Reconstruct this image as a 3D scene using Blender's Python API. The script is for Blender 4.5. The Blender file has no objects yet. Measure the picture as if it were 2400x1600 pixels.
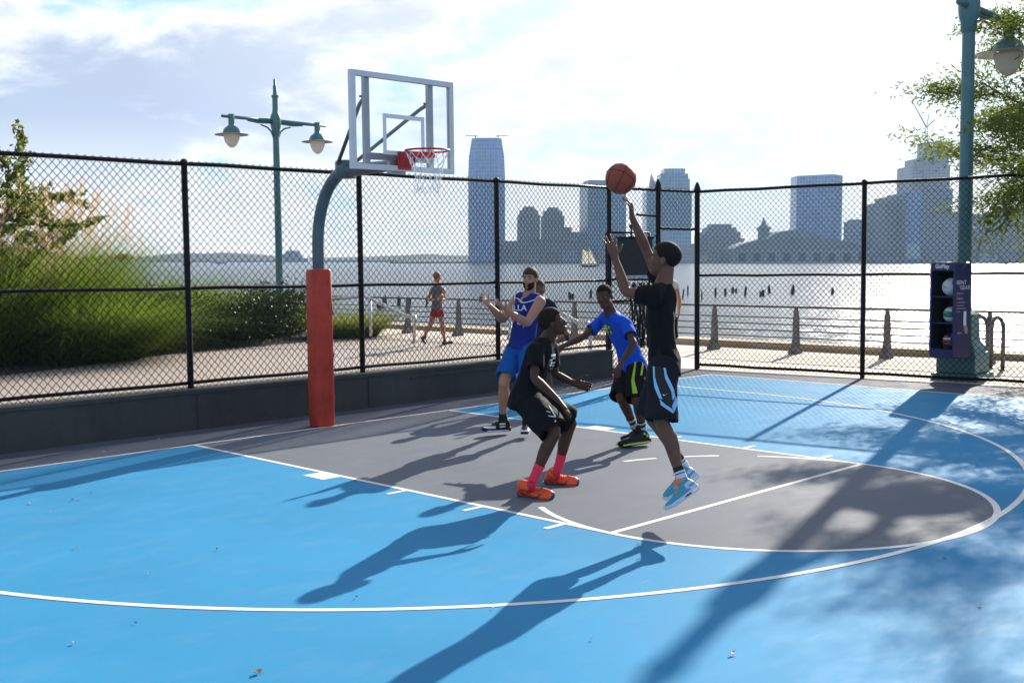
import bpy, bmesh, math, random
import numpy as np
from mathutils import Vector, Matrix, noise as mnoise
from mathutils.bvhtree import BVHTree

S = bpy.context.scene
COL = S.collection
R_ = math.radians
rng = np.random.default_rng(7)

# ------------------------------------------------------------------ camera
_r, _u, _b, _c = [[0.70562, -0.708518, -0.010166], [0.059009, 0.044458, 0.997267], [-0.706129, -0.704291, 0.07318], [-7.884248, -10.852622, 1.937943]]
cam_d = bpy.data.cameras.new("camera")
cam = bpy.data.objects.new("camera", cam_d)
COL.objects.link(cam)
cam.matrix_world = Matrix(((_r[0], _u[0], _b[0], _c[0]), (_r[1], _u[1], _b[1], _c[1]), (_r[2], _u[2], _b[2], _c[2]), (0, 0, 0, 1)))
cam_d.sensor_width = 36.0
cam_d.lens = 2673.7 / 2400 * 36.0
cam_d.clip_start = 0.05
cam_d.clip_end = 9000
S.camera = cam

# ------------------------------------------------------------------ light and exposure
SUN_AZ, SUN_EL = 18.0, 24.6            # azimuth from +x towards +y
SKY = 0.09
CLX, CLY = 3.1, 8.2              # where the cloud pattern sits
S.view_settings.view_transform = 'Standard'
S.view_settings.look = 'None'
S.view_settings.gamma = 1.0
S.view_settings.exposure = 1.14
sd = bpy.data.lights.new("sun", 'SUN')
sd.energy = 5.0
sd.angle = R_(0.53)
sd.color = (1.0, 0.93, 0.82)
sun = bpy.data.objects.new("sun", sd)
COL.objects.link(sun)
_sd = Vector((math.cos(R_(SUN_AZ)) * math.cos(R_(SUN_EL)), math.sin(R_(SUN_AZ)) * math.cos(R_(SUN_EL)), math.sin(R_(SUN_EL))))
sun.rotation_euler = (-_sd).to_track_quat('-Z', 'Y').to_euler()
sun.location = (60, 30, 50)

W = bpy.data.worlds.new("World")
S.world = W
W.use_nodes = True
nt = W.node_tree
for n in list(nt.nodes):
    nt.nodes.remove(n)


class NB:
    """small node-tree writer"""
    def __init__(self, tree): self.t = tree
    def n(self, kind, **kw):
        x = self.t.nodes.new(kind)
        for k, v in kw.items():
            if k.startswith('_'):
                x.inputs[int(k[1:])].default_value = v
            else:
                setattr(x, k, v)
        return x
    def l(self, a, b): self.t.links.new(a, b)
    def m(self, op, a, b=None, c=None, clamp=False):
        x = self.n('ShaderNodeMath', operation=op, use_clamp=clamp)
        for i, v in enumerate((a, b, c)):
            if v is None: continue
            if hasattr(v, 'is_linked'): self.l(v, x.inputs[i])
            else: x.inputs[i].default_value = v
        return x.outputs[0]
    def mix(self, f, a, b, mode='MIX'):
        x = self.n('ShaderNodeMix', data_type='RGBA', blend_type=mode)
        for i, v in ((0, f), (6, a), (7, b)):
            if hasattr(v, 'is_linked'): self.l(v, x.inputs[i])
            elif i == 0: x.inputs[0].default_value = v
            else: x.inputs[i].default_value = (*v, 1) if len(v) == 3 else v
        return x.outputs[2]
    def ramp(self, f, stops, interp='LINEAR'):
        x = self.n('ShaderNodeValToRGB')
        x.color_ramp.interpolation = interp
        e = x.color_ramp.elements
        while len(e) < len(stops): e.new(0.5)
        for i, (p, c) in enumerate(stops):
            e[i].position = p
            e[i].color = (c, c, c, 1) if isinstance(c, (int, float)) else (*c, 1)
        self.l(f, x.inputs[0])
        return x.outputs[0]
    def noise(self, vec, scale, detail=4, rough=0.55, dist=0.0):
        x = self.n('ShaderNodeTexNoise')
        x.inputs['Scale'].default_value = scale
        x.inputs['Detail'].default_value = detail
        x.inputs['Roughness'].default_value = rough
        x.inputs['Distortion'].default_value = dist
        if vec is not None: self.l(vec, x.inputs['Vector'])
        return x.outputs[0]
    def mapping(self, vec, scale=(1, 1, 1), rot=(0, 0, 0), loc=(0, 0, 0)):
        x = self.n('ShaderNodeMapping')
        x.inputs['Scale'].default_value = scale
        x.inputs['Rotation'].default_value = rot
        x.inputs['Location'].default_value = loc
        self.l(vec, x.inputs['Vector'])
        return x.outputs[0]


b = NB(nt)
sky = b.n('ShaderNodeTexSky', sky_type='NISHITA', sun_disc=False)
sky.sun_elevation = R_(SUN_EL)
sky.sun_rotation = R_(90 - SUN_AZ)
sky.altitude = 0
sky.air_density = 1.0
sky.dust_density = 0.6
sky.ozone_density = 1.6
tc = b.n('ShaderNodeTexCoord')
dirv = tc.outputs['Generated']
sep = b.n('ShaderNodeSeparateXYZ'); b.l(dirv, sep.inputs[0])
den = b.m('MAXIMUM', b.m('ADD', sep.outputs[2], 0.30), 0.06)
cx = b.m('DIVIDE', sep.outputs[0], den)
cy = b.m('DIVIDE', sep.outputs[1], den)
comb = b.n('ShaderNodeCombineXYZ'); b.l(cx, comb.inputs[0]); b.l(cy, comb.inputs[1]); comb.inputs[2].default_value = 0.0
vec = b.mapping(comb.outputs[0], loc=(CLX, CLY, 0.0))
big = b.noise(vec, 1.35, 7, 0.55, 0.25)
fine = b.noise(vec, 4.6, 6, 0.62, 0.3)
# grey-bottomed clouds over the river to the left, thin bright veils towards the sun, clear blue behind
sunw = b.n('ShaderNodeVectorMath', operation='DOT_PRODUCT'); b.l(dirv, sunw.inputs[0]); sunw.inputs[1].default_value = tuple(_sd)
near_sun = b.ramp(sunw.outputs['Value'], [(0.70, 0.0), (0.93, 1.0)])
front = b.n('ShaderNodeVectorMath', operation='DOT_PRODUCT'); b.l(dirv, front.inputs[0]); front.inputs[1].default_value = (0.55, 0.83, 0.0)
fr = b.ramp(front.outputs['Value'], [(0.35, 0.0), (0.75, 1.0)])
dens = b.m('ADD', b.m('MULTIPLY_ADD', fine, 0.46, b.m('MULTIPLY', big, 0.74)), b.m('MULTIPLY_ADD', near_sun, -0.135, b.m('MULTIPLY_ADD', fr, 0.15, -0.085)))
cover = b.ramp(dens, [(0.51, 0.0), (0.62, 1.0)], 'EASE')
core = b.m('MULTIPLY', b.ramp(dens, [(0.565, 0.0), (0.72, 1.0)], 'EASE'), b.ramp(sep.outputs[2], [(0.03, 0.0), (0.12, 1.0)]))
core = b.m('MULTIPLY', core, b.m('MULTIPLY_ADD', near_sun, -0.65, 1.0))
ccol = b.mix(core, (7.0, 6.85, 6.7), (2.75, 3.0, 3.9))
haze_h = b.ramp(sep.outputs[2], [(0.0, 0.95), (0.22, 0.62), (0.5, 0.08), (1.0, 0.0)])
hz_c = b.mix(near_sun, (2.8, 4.2, 5.5), (3.9, 5.0, 5.6))
back = b.mix(fr, (1.7, 2.3, 3.4), hz_c)
skyc = b.mix(haze_h, sky.outputs[0], back)
low = b.ramp(sep.outputs[2], [(0.015, 1.0), (0.085, 0.0)])
skyc = b.mix(b.m('MULTIPLY', b.m('MULTIPLY', low, 0.75), fr), skyc, (5.9, 6.15, 6.4))
fin = b.mix(b.m('MULTIPLY', cover, 0.92), skyc, ccol)
bg = b.n('ShaderNodeBackground'); b.l(fin, bg.inputs[0]); bg.inputs[1].default_value = SKY
wo = b.n('ShaderNodeOutputWorld'); b.l(bg.outputs[0], wo.inputs[0])

# ------------------------------------------------------------------ materials
MATS = {}

def newmat(name):
    m = bpy.data.materials.new(name)
    m.use_nodes = True
    t = m.node_tree
    p = t.nodes['Principled BSDF']
    return m, NB(t), p


def pset(p, **kw):
    names = dict(rough='Roughness', metal='Metallic', spec='Specular IOR Level', trans='Transmission Weight', ior='IOR', sub='Subsurface Weight', coat='Coat Weight', sheen='Sheen Weight')
    for k, v in kw.items():
        p.inputs[names[k]].default_value = v


def mat(name, col, rough=0.5, metal=0.0, spec=0.5, var=0.12, scale=6.0, bump=0.0, bscale=60.0, stretch=(1, 1, 1), translucent=0.0, island=0.0):
    """surface of one colour with procedural variation in tone and relief"""
    if name in MATS: return MATS[name]
    m, nb, p = newmat(name)
    pset(p, rough=rough, metal=metal, spec=spec)
    tcn = nb.n('ShaderNodeTexCoord')
    v = nb.mapping(tcn.outputs['Object'], scale=stretch)
    f = nb.noise(v, scale, 5, 0.6)
    lo = tuple(c * (1 - var) for c in col); hi = tuple(min(1, c * (1 + var)) for c in col)
    c = nb.mix(nb.ramp(f, [(0.3, 0.0), (0.7, 1.0)]), lo, hi)
    if island:
        g = nb.n('ShaderNodeNewGeometry')
        c = nb.mix(g.outputs['Random Per Island'], tuple(x * (1 - island) for x in col), tuple(min(1, x * (1 + island)) for x in col))
    nb.l(c, p.inputs['Base Color'])
    if bump:
        bn = nb.n('ShaderNodeBump'); bn.inputs['Strength'].default_value = bump; bn.inputs['Distance'].default_value = 0.01
        nb.l(nb.noise(v, bscale, 4, 0.6), bn.inputs['Height']); nb.l(bn.outputs[0], p.inputs['Normal'])
    if translucent:
        tr = nb.n('ShaderNodeBsdfTranslucent'); nb.l(c, tr.inputs[0])
        mx = nb.n('ShaderNodeMixShader'); mx.inputs[0].default_value = translucent
        nb.l(p.outputs[0], mx.inputs[1]); nb.l(tr.outputs[0], mx.inputs[2])
        nb.l(mx.outputs[0], m.node_tree.nodes['Material Output'].inputs[0])
    MATS[name] = m
    return m


# ------------------------------------------------------------------ object helpers
def link(o, parent=None):
    COL.objects.link(o)
    if parent is not None: o.parent = parent
    return o


def tag(o, label=None, cat=None, group=None, kind=None):
    if label: o['label'] = label
    if cat: o['category'] = cat
    if group: o['group'] = group
    if kind: o['kind'] = kind
    return o


def empty(name, loc=(0, 0, 0), rz=0.0):
    o = bpy.data.objects.new(name, None)
    o.empty_display_size = 0.2
    o.location = loc
    o.rotation_euler = (0, 0, rz)
    return link(o)


def thing(name, label, cat, loc=(0, 0, 0), rz=0.0, group=None):
    return tag(empty(name, loc, rz), label, cat, group)


class MB:
    """collects shapes; build() links them as ONE mesh object"""
    def __init__(self):
        self.v = []; self.f = []; self.nv = 0; self.mi = []
    def add(self, verts, faces, mi=0):
        k = self.nv
        self.v.extend([tuple(map(float, p)) for p in verts]); self.nv += len(verts)
        self.f.extend([tuple(i + k for i in q) for q in faces]); self.mi.extend([mi] * len(faces))
        return self
    def box(self, lo, hi, mi=0, M=None, bev=0.0):
        (x0, y0, z0), (x1, y1, z1) = lo, hi
        if bev > 0:
            bm = bmesh.new(); bmesh.ops.create_cube(bm, size=1.0)
            for q in bm.verts: q.co = Vector(((x0 + x1) / 2 + q.co.x * (x1 - x0), (y0 + y1) / 2 + q.co.y * (y1 - y0), (z0 + z1) / 2 + q.co.z * (z1 - z0)))
            bmesh.ops.bevel(bm, geom=bm.edges[:], offset=bev, segments=2, affect='EDGES', profile=0.5)
            vs = [q.co.copy() for q in bm.verts]; bm.verts.index_update(); fs = [[q.index for q in f.verts] for f in bm.faces]; bm.free()
        else:
            vs = [Vector(p) for p in ((x0, y0, z0), (x1, y0, z0), (x1, y1, z0), (x0, y1, z0), (x0, y0, z1), (x1, y0, z1), (x1, y1, z1), (x0, y1, z1))]
            fs = [(3, 2, 1, 0), (4, 5, 6, 7), (0, 1, 5, 4), (1, 2, 6, 5), (2, 3, 7, 6), (3, 0, 4, 7)]
        if M is not None: vs = [M @ q for q in vs]
        return self.add(vs, fs, mi)
    def rings(self, rings, cap0=True, cap1=True, mi=0, closed=True):
        n = len(rings[0]); vs = [p for r in rings for p in r]; fs = []
        for i in range(len(rings) - 1):
            for j in range(n if closed else n - 1):
                k = (j + 1) % n
                fs.append((i * n + j, i * n + k, (i + 1) * n + k, (i + 1) * n + j))
        if cap0: fs.append(tuple(range(n))[::-1])
        if cap1: fs.append(tuple(range((len(rings) - 1) * n, len(rings) * n)))
        return self.add(vs, fs, mi)
    def tube(self, pts, rad, n=10, mi=0, cap=True, flat=1.0, up=None):
        pts = [Vector(p) for p in pts]
        rads = rad if isinstance(rad, (list, tuple)) else [rad] * len(pts)
        rs = []; a = None
        for i, p in enumerate(pts):
            t = (pts[min(i + 1, len(pts) - 1)] - pts[max(i - 1, 0)]).normalized()
            if a is None:
                a = Vector(up) if up is not None else (Vector((0, 0, 1)) if abs(t.z) < 0.9 else Vector((1, 0, 0)))
            a = (a - t * a.dot(t)).normalized(); c = t.cross(a)
            rs.append([p + (a * math.cos(q) + c * math.sin(q) * flat) * rads[i] for q in (2 * math.pi * k / n for k in range(n))])
        return self.rings(rs, cap, cap, mi)
    def bar(self, p, q, w, h, up=(0, 0, 1), mi=0):
        p, q = Vector(p), Vector(q); t = (q - p).normalized(); u = Vector(up)
        if abs(u.dot(t)) > 0.95: u = Vector((1, 0, 0))
        s = t.cross(u).normalized(); u = s.cross(t)
        rs = [[c + s * (x * w / 2) + u * (y * h / 2) for x, y in ((-1, -1), (1, -1), (1, 1), (-1, 1))] for c in (p, q)]
        return self.rings(rs, True, True, mi)
    def lathe(self, prof, n=24, origin=(0, 0, 0), mi=0, cap=True, sq=None):
        o = Vector(origin)
        rs = [[o + Vector((r * math.cos(q), r * math.sin(q), z)) for q in (2 * math.pi * k / n for k in range(n))] for r, z in prof]
        return self.rings(rs, cap, cap, mi)
    def ell(self, c, r, n=12, m=8, M=None, mi=0):
        rs = []
        for i in range(1, m):
            th = math.pi * i / m
            rs.append([Vector((r[0] * math.sin(th) * math.cos(q), r[1] * math.sin(th) * math.sin(q), -r[2] * math.cos(th))) for q in (2 * math.pi * k / n for k in range(n))])
        vs = [p for ring in rs for p in ring] + [Vector((0, 0, -r[2])), Vector((0, 0, r[2]))]
        fs = []
        for i in range(m - 2):
            for j in range(n):
                k = (j + 1) % n
                fs.append((i * n + j, i * n + k, (i + 1) * n + k, (i + 1) * n + j))
        a, z = len(vs) - 2, len(vs) - 1
        for j in range(n):
            k = (j + 1) % n
            fs.append((a, k, j)); fs.append((z, (m - 2) * n + j, (m - 2) * n + k))
        if M is not None: vs = [M @ p for p in vs]
        c = Vector(c)
        return self.add([p + c for p in vs], fs, mi)
    def mesh(self, name, mats, smooth=False, origin=(0, 0, 0)):
        me = bpy.data.meshes.new(name)
        o = Vector(origin)
        me.from_pydata([(p[0] - o.x, p[1] - o.y, p[2] - o.z) for p in self.v], [], self.f)
        for m in (mats if isinstance(mats, (list, tuple)) else [mats]): me.materials.append(m)
        if any(self.mi): me.polygons.foreach_set('material_index', self.mi)
        if smooth: me.polygons.foreach_set('use_smooth', [True] * len(me.polygons))
        me.update()
        return me
    def build(self, name, mats, parent=None, smooth=False, origin=(0, 0, 0), auto=None):
        me = self.mesh(name, mats, smooth or auto is not None, origin)
        if auto is not None:
            me.set_sharp_from_angle(angle=R_(auto))
        o = bpy.data.objects.new(name, me)
        return link(o, parent)


def raw_mesh(name, V, Fq, mats, parent=None, smooth=False):
    """mesh from numpy arrays; Fq: (n,k) faces all of the same size, -1 never used"""
    me = bpy.data.meshes.new(name)
    V = np.asarray(V, np.float32); Fq = np.asarray(Fq, np.int32)
    n, k = Fq.shape
    me.vertices.add(len(V)); me.vertices.foreach_set('co', V.ravel())
    me.loops.add(n * k); me.loops.foreach_set('vertex_index', Fq.ravel())
    me.polygons.add(n); me.polygons.foreach_set('loop_start', np.arange(0, n * k, k, dtype=np.int32))
    for m in (mats if isinstance(mats, (list, tuple)) else [mats]): me.materials.append(m)
    me.update(calc_edges=True)
    if smooth: me.polygons.foreach_set('use_smooth', [True] * n)
    o = bpy.data.objects.new(name, me)
    return link(o, parent)


def text_mesh(txt, size, bold=0.0, align='CENTER', space=1.0):
    """lettering as flat polygons: (verts2d, faces)"""
    cu = bpy.data.curves.new("lettering", 'FONT')
    cu.body = txt; cu.size = size; cu.align_x = align; cu.align_y = 'CENTER'; cu.offset = bold; cu.space_character = space
    cu.resolution_u = 3
    o = bpy.data.objects.new("lettering", cu); COL.objects.link(o)
    me = bpy.data.meshes.new_from_object(o.evaluated_get(bpy.context.evaluated_depsgraph_get()))
    vs = [(v.co.x, v.co.y) for v in me.vertices]; fs = [tuple(p.vertices) for p in me.polygons]
    bpy.data.objects.remove(o); bpy.data.curves.remove(cu); bpy.data.meshes.remove(me)
    return vs, fs


# far frame: the level of the river and of the city beyond it (the court itself is laid to a slight fall)
_fr, _ff, _fw, _fo = [[0.70562, -0.708518, -0.010166], [0.708551, 0.70566, -0.000469], [0.007506, -0.006872, 0.999948], [-7.922078, -10.817985, -3.101796]]
FAR = Matrix(((_fr[0], _ff[0], _fw[0], _fo[0]), (_fr[1], _ff[1], _fw[1], _fo[1]), (_fr[2], _ff[2], _fw[2], _fo[2]), (0, 0, 0, 1)))


# ================================================================== SETTING
def sheet(name, poly, z, m, holes=None):
    bm = bmesh.new()
    vs = [bm.verts.new((x, y, z)) for x, y in poly]
    f = bm.faces.new(vs)
    bmesh.ops.triangulate(bm, faces=[f])
    bmesh.ops.recalc_face_normals(bm, faces=bm.faces[:])
    for q in bm.faces:
        if q.normal.z < 0: q.normal_flip()
    me = bpy.data.meshes.new(name); bm.to_mesh(me); bm.free(); me.materials.append(m)
    o = link(bpy.data.objects.new(name, me)); o['kind'] = 'structure'
    return o


def court_paint(name, col, rough=0.5, wear=0.10, dirt=(0.30, 0.30, 0.30), speck=0.35):
    m, nb, p = newmat(name)
    g = nb.n('ShaderNodeTexCoord').outputs['Object']
    big = nb.noise(g, 0.35, 5, 0.6)
    mid = nb.noise(nb.mapping(g, scale=(1.0, 2.2, 1.0), rot=(0, 0, 0.5)), 2.2, 6, 0.65)
    grit = nb.noise(g, 260, 2, 0.5)
    c = nb.mix(nb.ramp(big, [(0.3, 0), (0.72, 1)]), tuple(x * (1 - wear) for x in col), tuple(min(1, x * (1 + wear)) for x in col))
    c = nb.mix(nb.m('MULTIPLY', nb.ramp(mid, [(0.50, 0), (0.78, 1)]), 0.34), c, dirt)
    # scuff streaks left by shoes
    st = nb.noise(nb.mapping(g, scale=(0.5, 6.0, 1), rot=(0, 0, -0.35)), 3.0, 5, 0.7, 0.4)
    c = nb.mix(nb.m('MULTIPLY', nb.ramp(st, [(0.64, 0), (0.74, 1)]), 0.20), c, tuple(min(1, x * 0.5 + 0.30) for x in col))
    st2 = nb.noise(nb.mapping(g, scale=(3.5, 0.7, 1), rot=(0, 0, 0.3), loc=(3, 8, 0)), 2.6, 6, 0.7, 0.6)
    c = nb.mix(nb.m('MULTIPLY', nb.ramp(st2, [(0.67, 0), (0.76, 1)]), 0.30), c, tuple(x * 0.45 for x in col))
    c = nb.mix(nb.m('MULTIPLY', nb.ramp(grit, [(0.35, 1), (0.5, 0)]), speck * 0.5), c, tuple(x * 0.55 for x in col))
    nb.l(c, p.inputs['Base Color'])
    rr = nb.ramp(mid, [(0.3, rough - 0.08), (0.7, rough + 0.12)])
    nb.l(rr, p.inputs['Roughness'])
    pset(p, spec=0.03)
    bn = nb.n('ShaderNodeBump'); bn.inputs['Strength'].default_value = 0.35; bn.inputs['Distance'].default_value = 0.003
    nb.l(nb.noise(g, 320, 3, 0.6), bn.inputs['Height']); nb.l(bn.outputs[0], p.inputs['Normal'])
    return m


def paving_mat():
    m, nb, p = newmat("paving")
    g = nb.n('ShaderNodeTexCoord').outputs['Object']
    br = nb.n('ShaderNodeTexBrick'); nb.l(nb.mapping(g, rot=(0, 0, 0.2)), br.inputs[0])
    br.inputs['Color1'].default_value = (0.28, 0.23, 0.195, 1); br.inputs['Color2'].default_value = (0.34, 0.28, 0.24, 1); br.inputs['Mortar'].default_value = (0.20, 0.17, 0.15, 1)
    br.inputs['Scale'].default_value = 2.6; br.inputs['Mortar Size'].default_value = 0.012; br.inputs['Brick Width'].default_value = 0.5; br.inputs['Row Height'].default_value = 0.5
    n1 = nb.noise(g, 0.6, 6, 0.65); n2 = nb.noise(g, 9, 5, 0.7)
    c = nb.mix(nb.m('MULTIPLY', nb.ramp(n1, [(0.35, 0), (0.7, 1)]), 0.5), br.outputs[0], (0.40, 0.335, 0.29))
    c = nb.mix(nb.m('MULTIPLY', nb.ramp(n2, [(0.5, 0), (0.75, 1)]), 0.2), c, (0.17, 0.145, 0.13))
    nb.l(c, p.inputs['Base Color']); pset(p, rough=0.72, spec=0.3)
    return m


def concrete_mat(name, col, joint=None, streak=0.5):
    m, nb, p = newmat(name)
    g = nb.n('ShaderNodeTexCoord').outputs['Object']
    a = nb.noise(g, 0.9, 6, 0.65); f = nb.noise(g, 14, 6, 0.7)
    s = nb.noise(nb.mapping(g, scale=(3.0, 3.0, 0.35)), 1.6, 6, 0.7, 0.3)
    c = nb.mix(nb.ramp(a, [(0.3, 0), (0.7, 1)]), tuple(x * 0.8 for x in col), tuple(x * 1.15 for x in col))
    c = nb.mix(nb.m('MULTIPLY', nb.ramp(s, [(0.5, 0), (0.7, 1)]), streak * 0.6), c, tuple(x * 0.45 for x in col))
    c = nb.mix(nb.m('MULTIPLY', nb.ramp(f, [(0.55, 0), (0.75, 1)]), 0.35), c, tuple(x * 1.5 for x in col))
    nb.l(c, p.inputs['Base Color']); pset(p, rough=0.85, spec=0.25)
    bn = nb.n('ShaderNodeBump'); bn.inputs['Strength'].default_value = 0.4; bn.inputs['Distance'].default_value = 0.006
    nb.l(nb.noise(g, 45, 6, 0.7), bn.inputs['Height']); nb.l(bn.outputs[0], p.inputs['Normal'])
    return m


BLUE = court_paint("blue_court_paint", (0.046, 0.252, 0.450), 0.60, 0.12, (0.16, 0.28, 0.42))
GREY = court_paint("grey_court_paint", (0.150, 0.165, 0.188), 0.62, 0.10, (0.23, 0.24, 0.26))
MARGIN = court_paint("margin_court_paint", (0.098, 0.110, 0.140), 0.64, 0.16, (0.19, 0.18, 0.18))
LINE = court_paint("white_line_paint", (0.80, 0.75, 0.70), 0.55, 0.08, (0.34, 0.32, 0.32), 0.5)
PAVE = paving_mat()
PROM = concrete_mat("promenade_concrete", (0.58, 0.50, 0.42), streak=0.25)
KERB = concrete_mat("kerb_stone", (0.40, 0.30, 0.18), streak=0.2)
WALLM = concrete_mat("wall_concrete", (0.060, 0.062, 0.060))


def fx(y):                       # x of the fence along the far sideline
    return 8.2 + 0.15 * (0.7 - y)


plaza = sheet("plaza", [(-60, -45), (fx(-45) + 0.02, -45), (fx(0.95), 0.95), (9.8, 2.2), (11.1, 6.5), (10.6, 60), (-60, 60)], -0.012, PAVE)
prom = sheet("promenade", [(fx(-45) - 2, -45), (19.5, -45), (12.6, 0.0), (11.6, 60), (9.0, 60), (10.0, 6.0), (8.0, 1.2)], -0.008, PROM)
kb = MB()
for (xa, ya), (xb, yb) in (((19.5, -45), (12.6, 0.0)), ((12.6, 0.0), (11.6, 60))):
    kb.rings([[(x, y, -4.5), (x + 0.9, y, -4.5), (x + 0.9, y, 0.10), (x + 0.06, y, 0.10), (x, y, 0.07)] for x, y in ((xa, ya), (xb, yb))])
tag(kb.build("promenade_kerb", KERB), kind='structure')

court = sheet("court_surface", [(-16, -22), (fx(-22), -22), (fx(0.95) - 0.0, 0.95), (-16, 0.95)], -0.003, MARGIN)
sheet("court_blue", [(-7.6, -15.0), (7.58, -15.0), (7.58, 0.0), (-7.6, 0.0)], -0.0010, BLUE)

HW, FT, R3, YB = 1.831, 5.7765, 5.861, -1.705
LW = 0.05
kp = [(-HW, 0), (-HW, -FT)]
kp += [(-HW * math.cos(t), -FT - HW * math.sin(t)) for t in np.linspace(0, math.pi, 49)[1:-1]]
kp += [(HW, -FT), (HW, 0)]
sheet("key_area", kp, 0.0004, GREY)

ln = MB()
def strip(pts, w, z):
    pts = [Vector((x, y)) for x, y in pts]; L = []; Rr = []
    for i, q in enumerate(pts):
        t = (pts[min(i + 1, len(pts) - 1)] - pts[max(i - 1, 0)]).normalized(); nrm = Vector((-t.y, t.x)) * (w / 2)
        L.append(q + nrm); Rr.append(q - nrm)
    k = len(pts)
    vs = [(q.x, q.y, z) for q in Rr] + [(q.x, q.y, z) for q in L]
    ln.add(vs, [(i, i + 1, k + i + 1, k + i) for i in range(k - 1)])
def arc(c, r, a0, a1, n=64):
    return [(c[0] + r * math.cos(t), c[1] + r * math.sin(t)) for t in np.linspace(a0, a1, n)]
PI = math.pi
strip([(-7.6, -LW / 2), (7.58, -LW / 2)], LW, 0.0016)                          # baseline
strip([(7.58 - LW / 2, -LW), (7.58 - LW / 2, -15)], LW, 0.0016)                # sideline
strip([(-7.6 + LW / 2, -LW), (-7.6 + LW / 2, -15)], LW, 0.0016)
for s in (-1, 1):
    strip([(s * (HW - LW / 2), -LW), (s * (HW - LW / 2), -FT)], LW, 0.0015)
    strip([(s * (R3 - LW / 2), -LW), (s * (R3 - LW / 2), YB)], LW, 0.0015)
    x0, x1 = s * HW, s * (HW + 0.19)
    ln.add([(x0, -2.32, .0017), (x1, -2.32, .0017), (x1, -2.63, .0017), (x0, -2.63, .0017)], [(0, 1, 2, 3) if s < 0 else (3, 2, 1, 0)])
    for y in (-3.53, -4.455, -5.32):
        ln.add([(x0, y + LW / 2, .0017), (x1, y + LW / 2, .0017), (x1, y - LW / 2, .0017), (x0, y - LW / 2, .0017)], [(0, 1, 2, 3) if s < 0 else (3, 2, 1, 0)])
strip([(-HW + LW, -FT + LW / 2), (HW - LW, -FT + LW / 2)], LW, 0.0014)          # free-throw line
strip(arc((0, -FT), HW - LW / 2, PI, 2 * PI, 96), LW, 0.0013)                   # outer half of the circle
strip(arc((0, YB), R3 - LW / 2, PI, 2 * PI, 160), LW, 0.0018)                   # three-point arc
rc = HW - LW / 2
strip(arc((0, -FT), rc, PI * 0.82, PI, 24), LW, 0.0012)
strip(arc((0, -FT), rc, 0.0, PI * 0.18, 24), LW, 0.0012)
for k in range(5):
    a0 = PI * (0.245 + k * 0.1115)
    strip(arc((0, -FT), rc, a0, a0 + PI * 0.064, 8), LW, 0.0012)
me = ln.mesh("court_lines", LINE)
bm = bmesh.new(); bm.from_mesh(me)
for q in bm.faces:
    q.normal_update()
    if q.normal.z < 0: q.normal_flip()
bm.to_mesh(me); bm.free()
tag(link(bpy.data.objects.new("court_lines", me)), kind='structure')

# ------------------------------------------------------------------ river
def water_mat():
    m, nb, p = newmat("river_water")
    g = nb.n('ShaderNodeTexCoord').outputs['Object']
    pset(p, rough=0.22, spec=0.5, ior=1.33)
    n0 = nb.noise(g, 0.02, 4, 0.6)
    nb.l(nb.mix(n0, (0.020, 0.032, 0.042), (0.040, 0.055, 0.066)), p.inputs['Base Color'])
    v1 = nb.mapping(g, scale=(0.55, 1.0, 1.0), rot=(0, 0, 0.35))
    h = nb.m('ADD', nb.m('MULTIPLY', nb.noise(v1, 0.9, 6, 0.62, 0.3), 1.0), nb.m('MULTIPLY', nb.noise(nb.mapping(g, scale=(0.4, 1, 1), rot=(0, 0, -0.2)), 0.12, 3, 0.5), 2.6))
    bn = nb.n('ShaderNodeBump'); bn.inputs['Strength'].default_value = 1.0; bn.inputs['Distance'].default_value = 0.32
    nb.l(h, bn.inputs['Height']); nb.l(bn.outputs[0], p.inputs['Normal'])
    return m


wm = MB(); wm.add([(-1750, 5, 0), (1750, 5, 0), (1750, 1760, 0), (-1750, 1760, 0)], [(0, 1, 2, 3)])
w = wm.build("river_water", water_mat()); w.matrix_world = FAR; w['kind'] = 'structure'

# ------------------------------------------------------------------ low wall under the fence
wl = thing("concrete_wall", "low dark concrete wall running behind the hoop under the chain link fence", "wall", (0, 1.1, 0))
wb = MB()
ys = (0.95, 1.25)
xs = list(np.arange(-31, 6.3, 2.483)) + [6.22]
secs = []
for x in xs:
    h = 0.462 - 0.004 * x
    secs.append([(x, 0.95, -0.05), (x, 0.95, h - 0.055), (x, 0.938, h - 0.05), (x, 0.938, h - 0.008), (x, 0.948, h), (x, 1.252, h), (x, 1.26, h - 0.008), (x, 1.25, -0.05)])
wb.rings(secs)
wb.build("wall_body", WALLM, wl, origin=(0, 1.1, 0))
jb = MB()
for x in xs[1:-1]:
    jb.box((x - 0.006, 0.9355, 0.0), (x + 0.006, 0.9385, 0.40))
jb.build("joint_line", mat("dark_joint", (0.03, 0.03, 0.03), 0.9), wl, origin=(0, 1.1, 0))
cd = MB().tube([(4.2, 0.943, 0.34), (2.0, 0.943, 0.335), (2.0, 0.943, 0.30)], 0.006, 6)
cd.build("conduit", WALLM, wl, origin=(0, 1.1, 0))


# ================================================================== FENCES
BLACK = mat("black_vinyl", (0.006, 0.006, 0.007), 0.5, spec=0.2, var=0.3, scale=20, bump=0.15, bscale=200)
WIRE = mat("black_wire", (0.004, 0.004, 0.005), 0.5, spec=0.18, var=0.2, scale=20)


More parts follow.
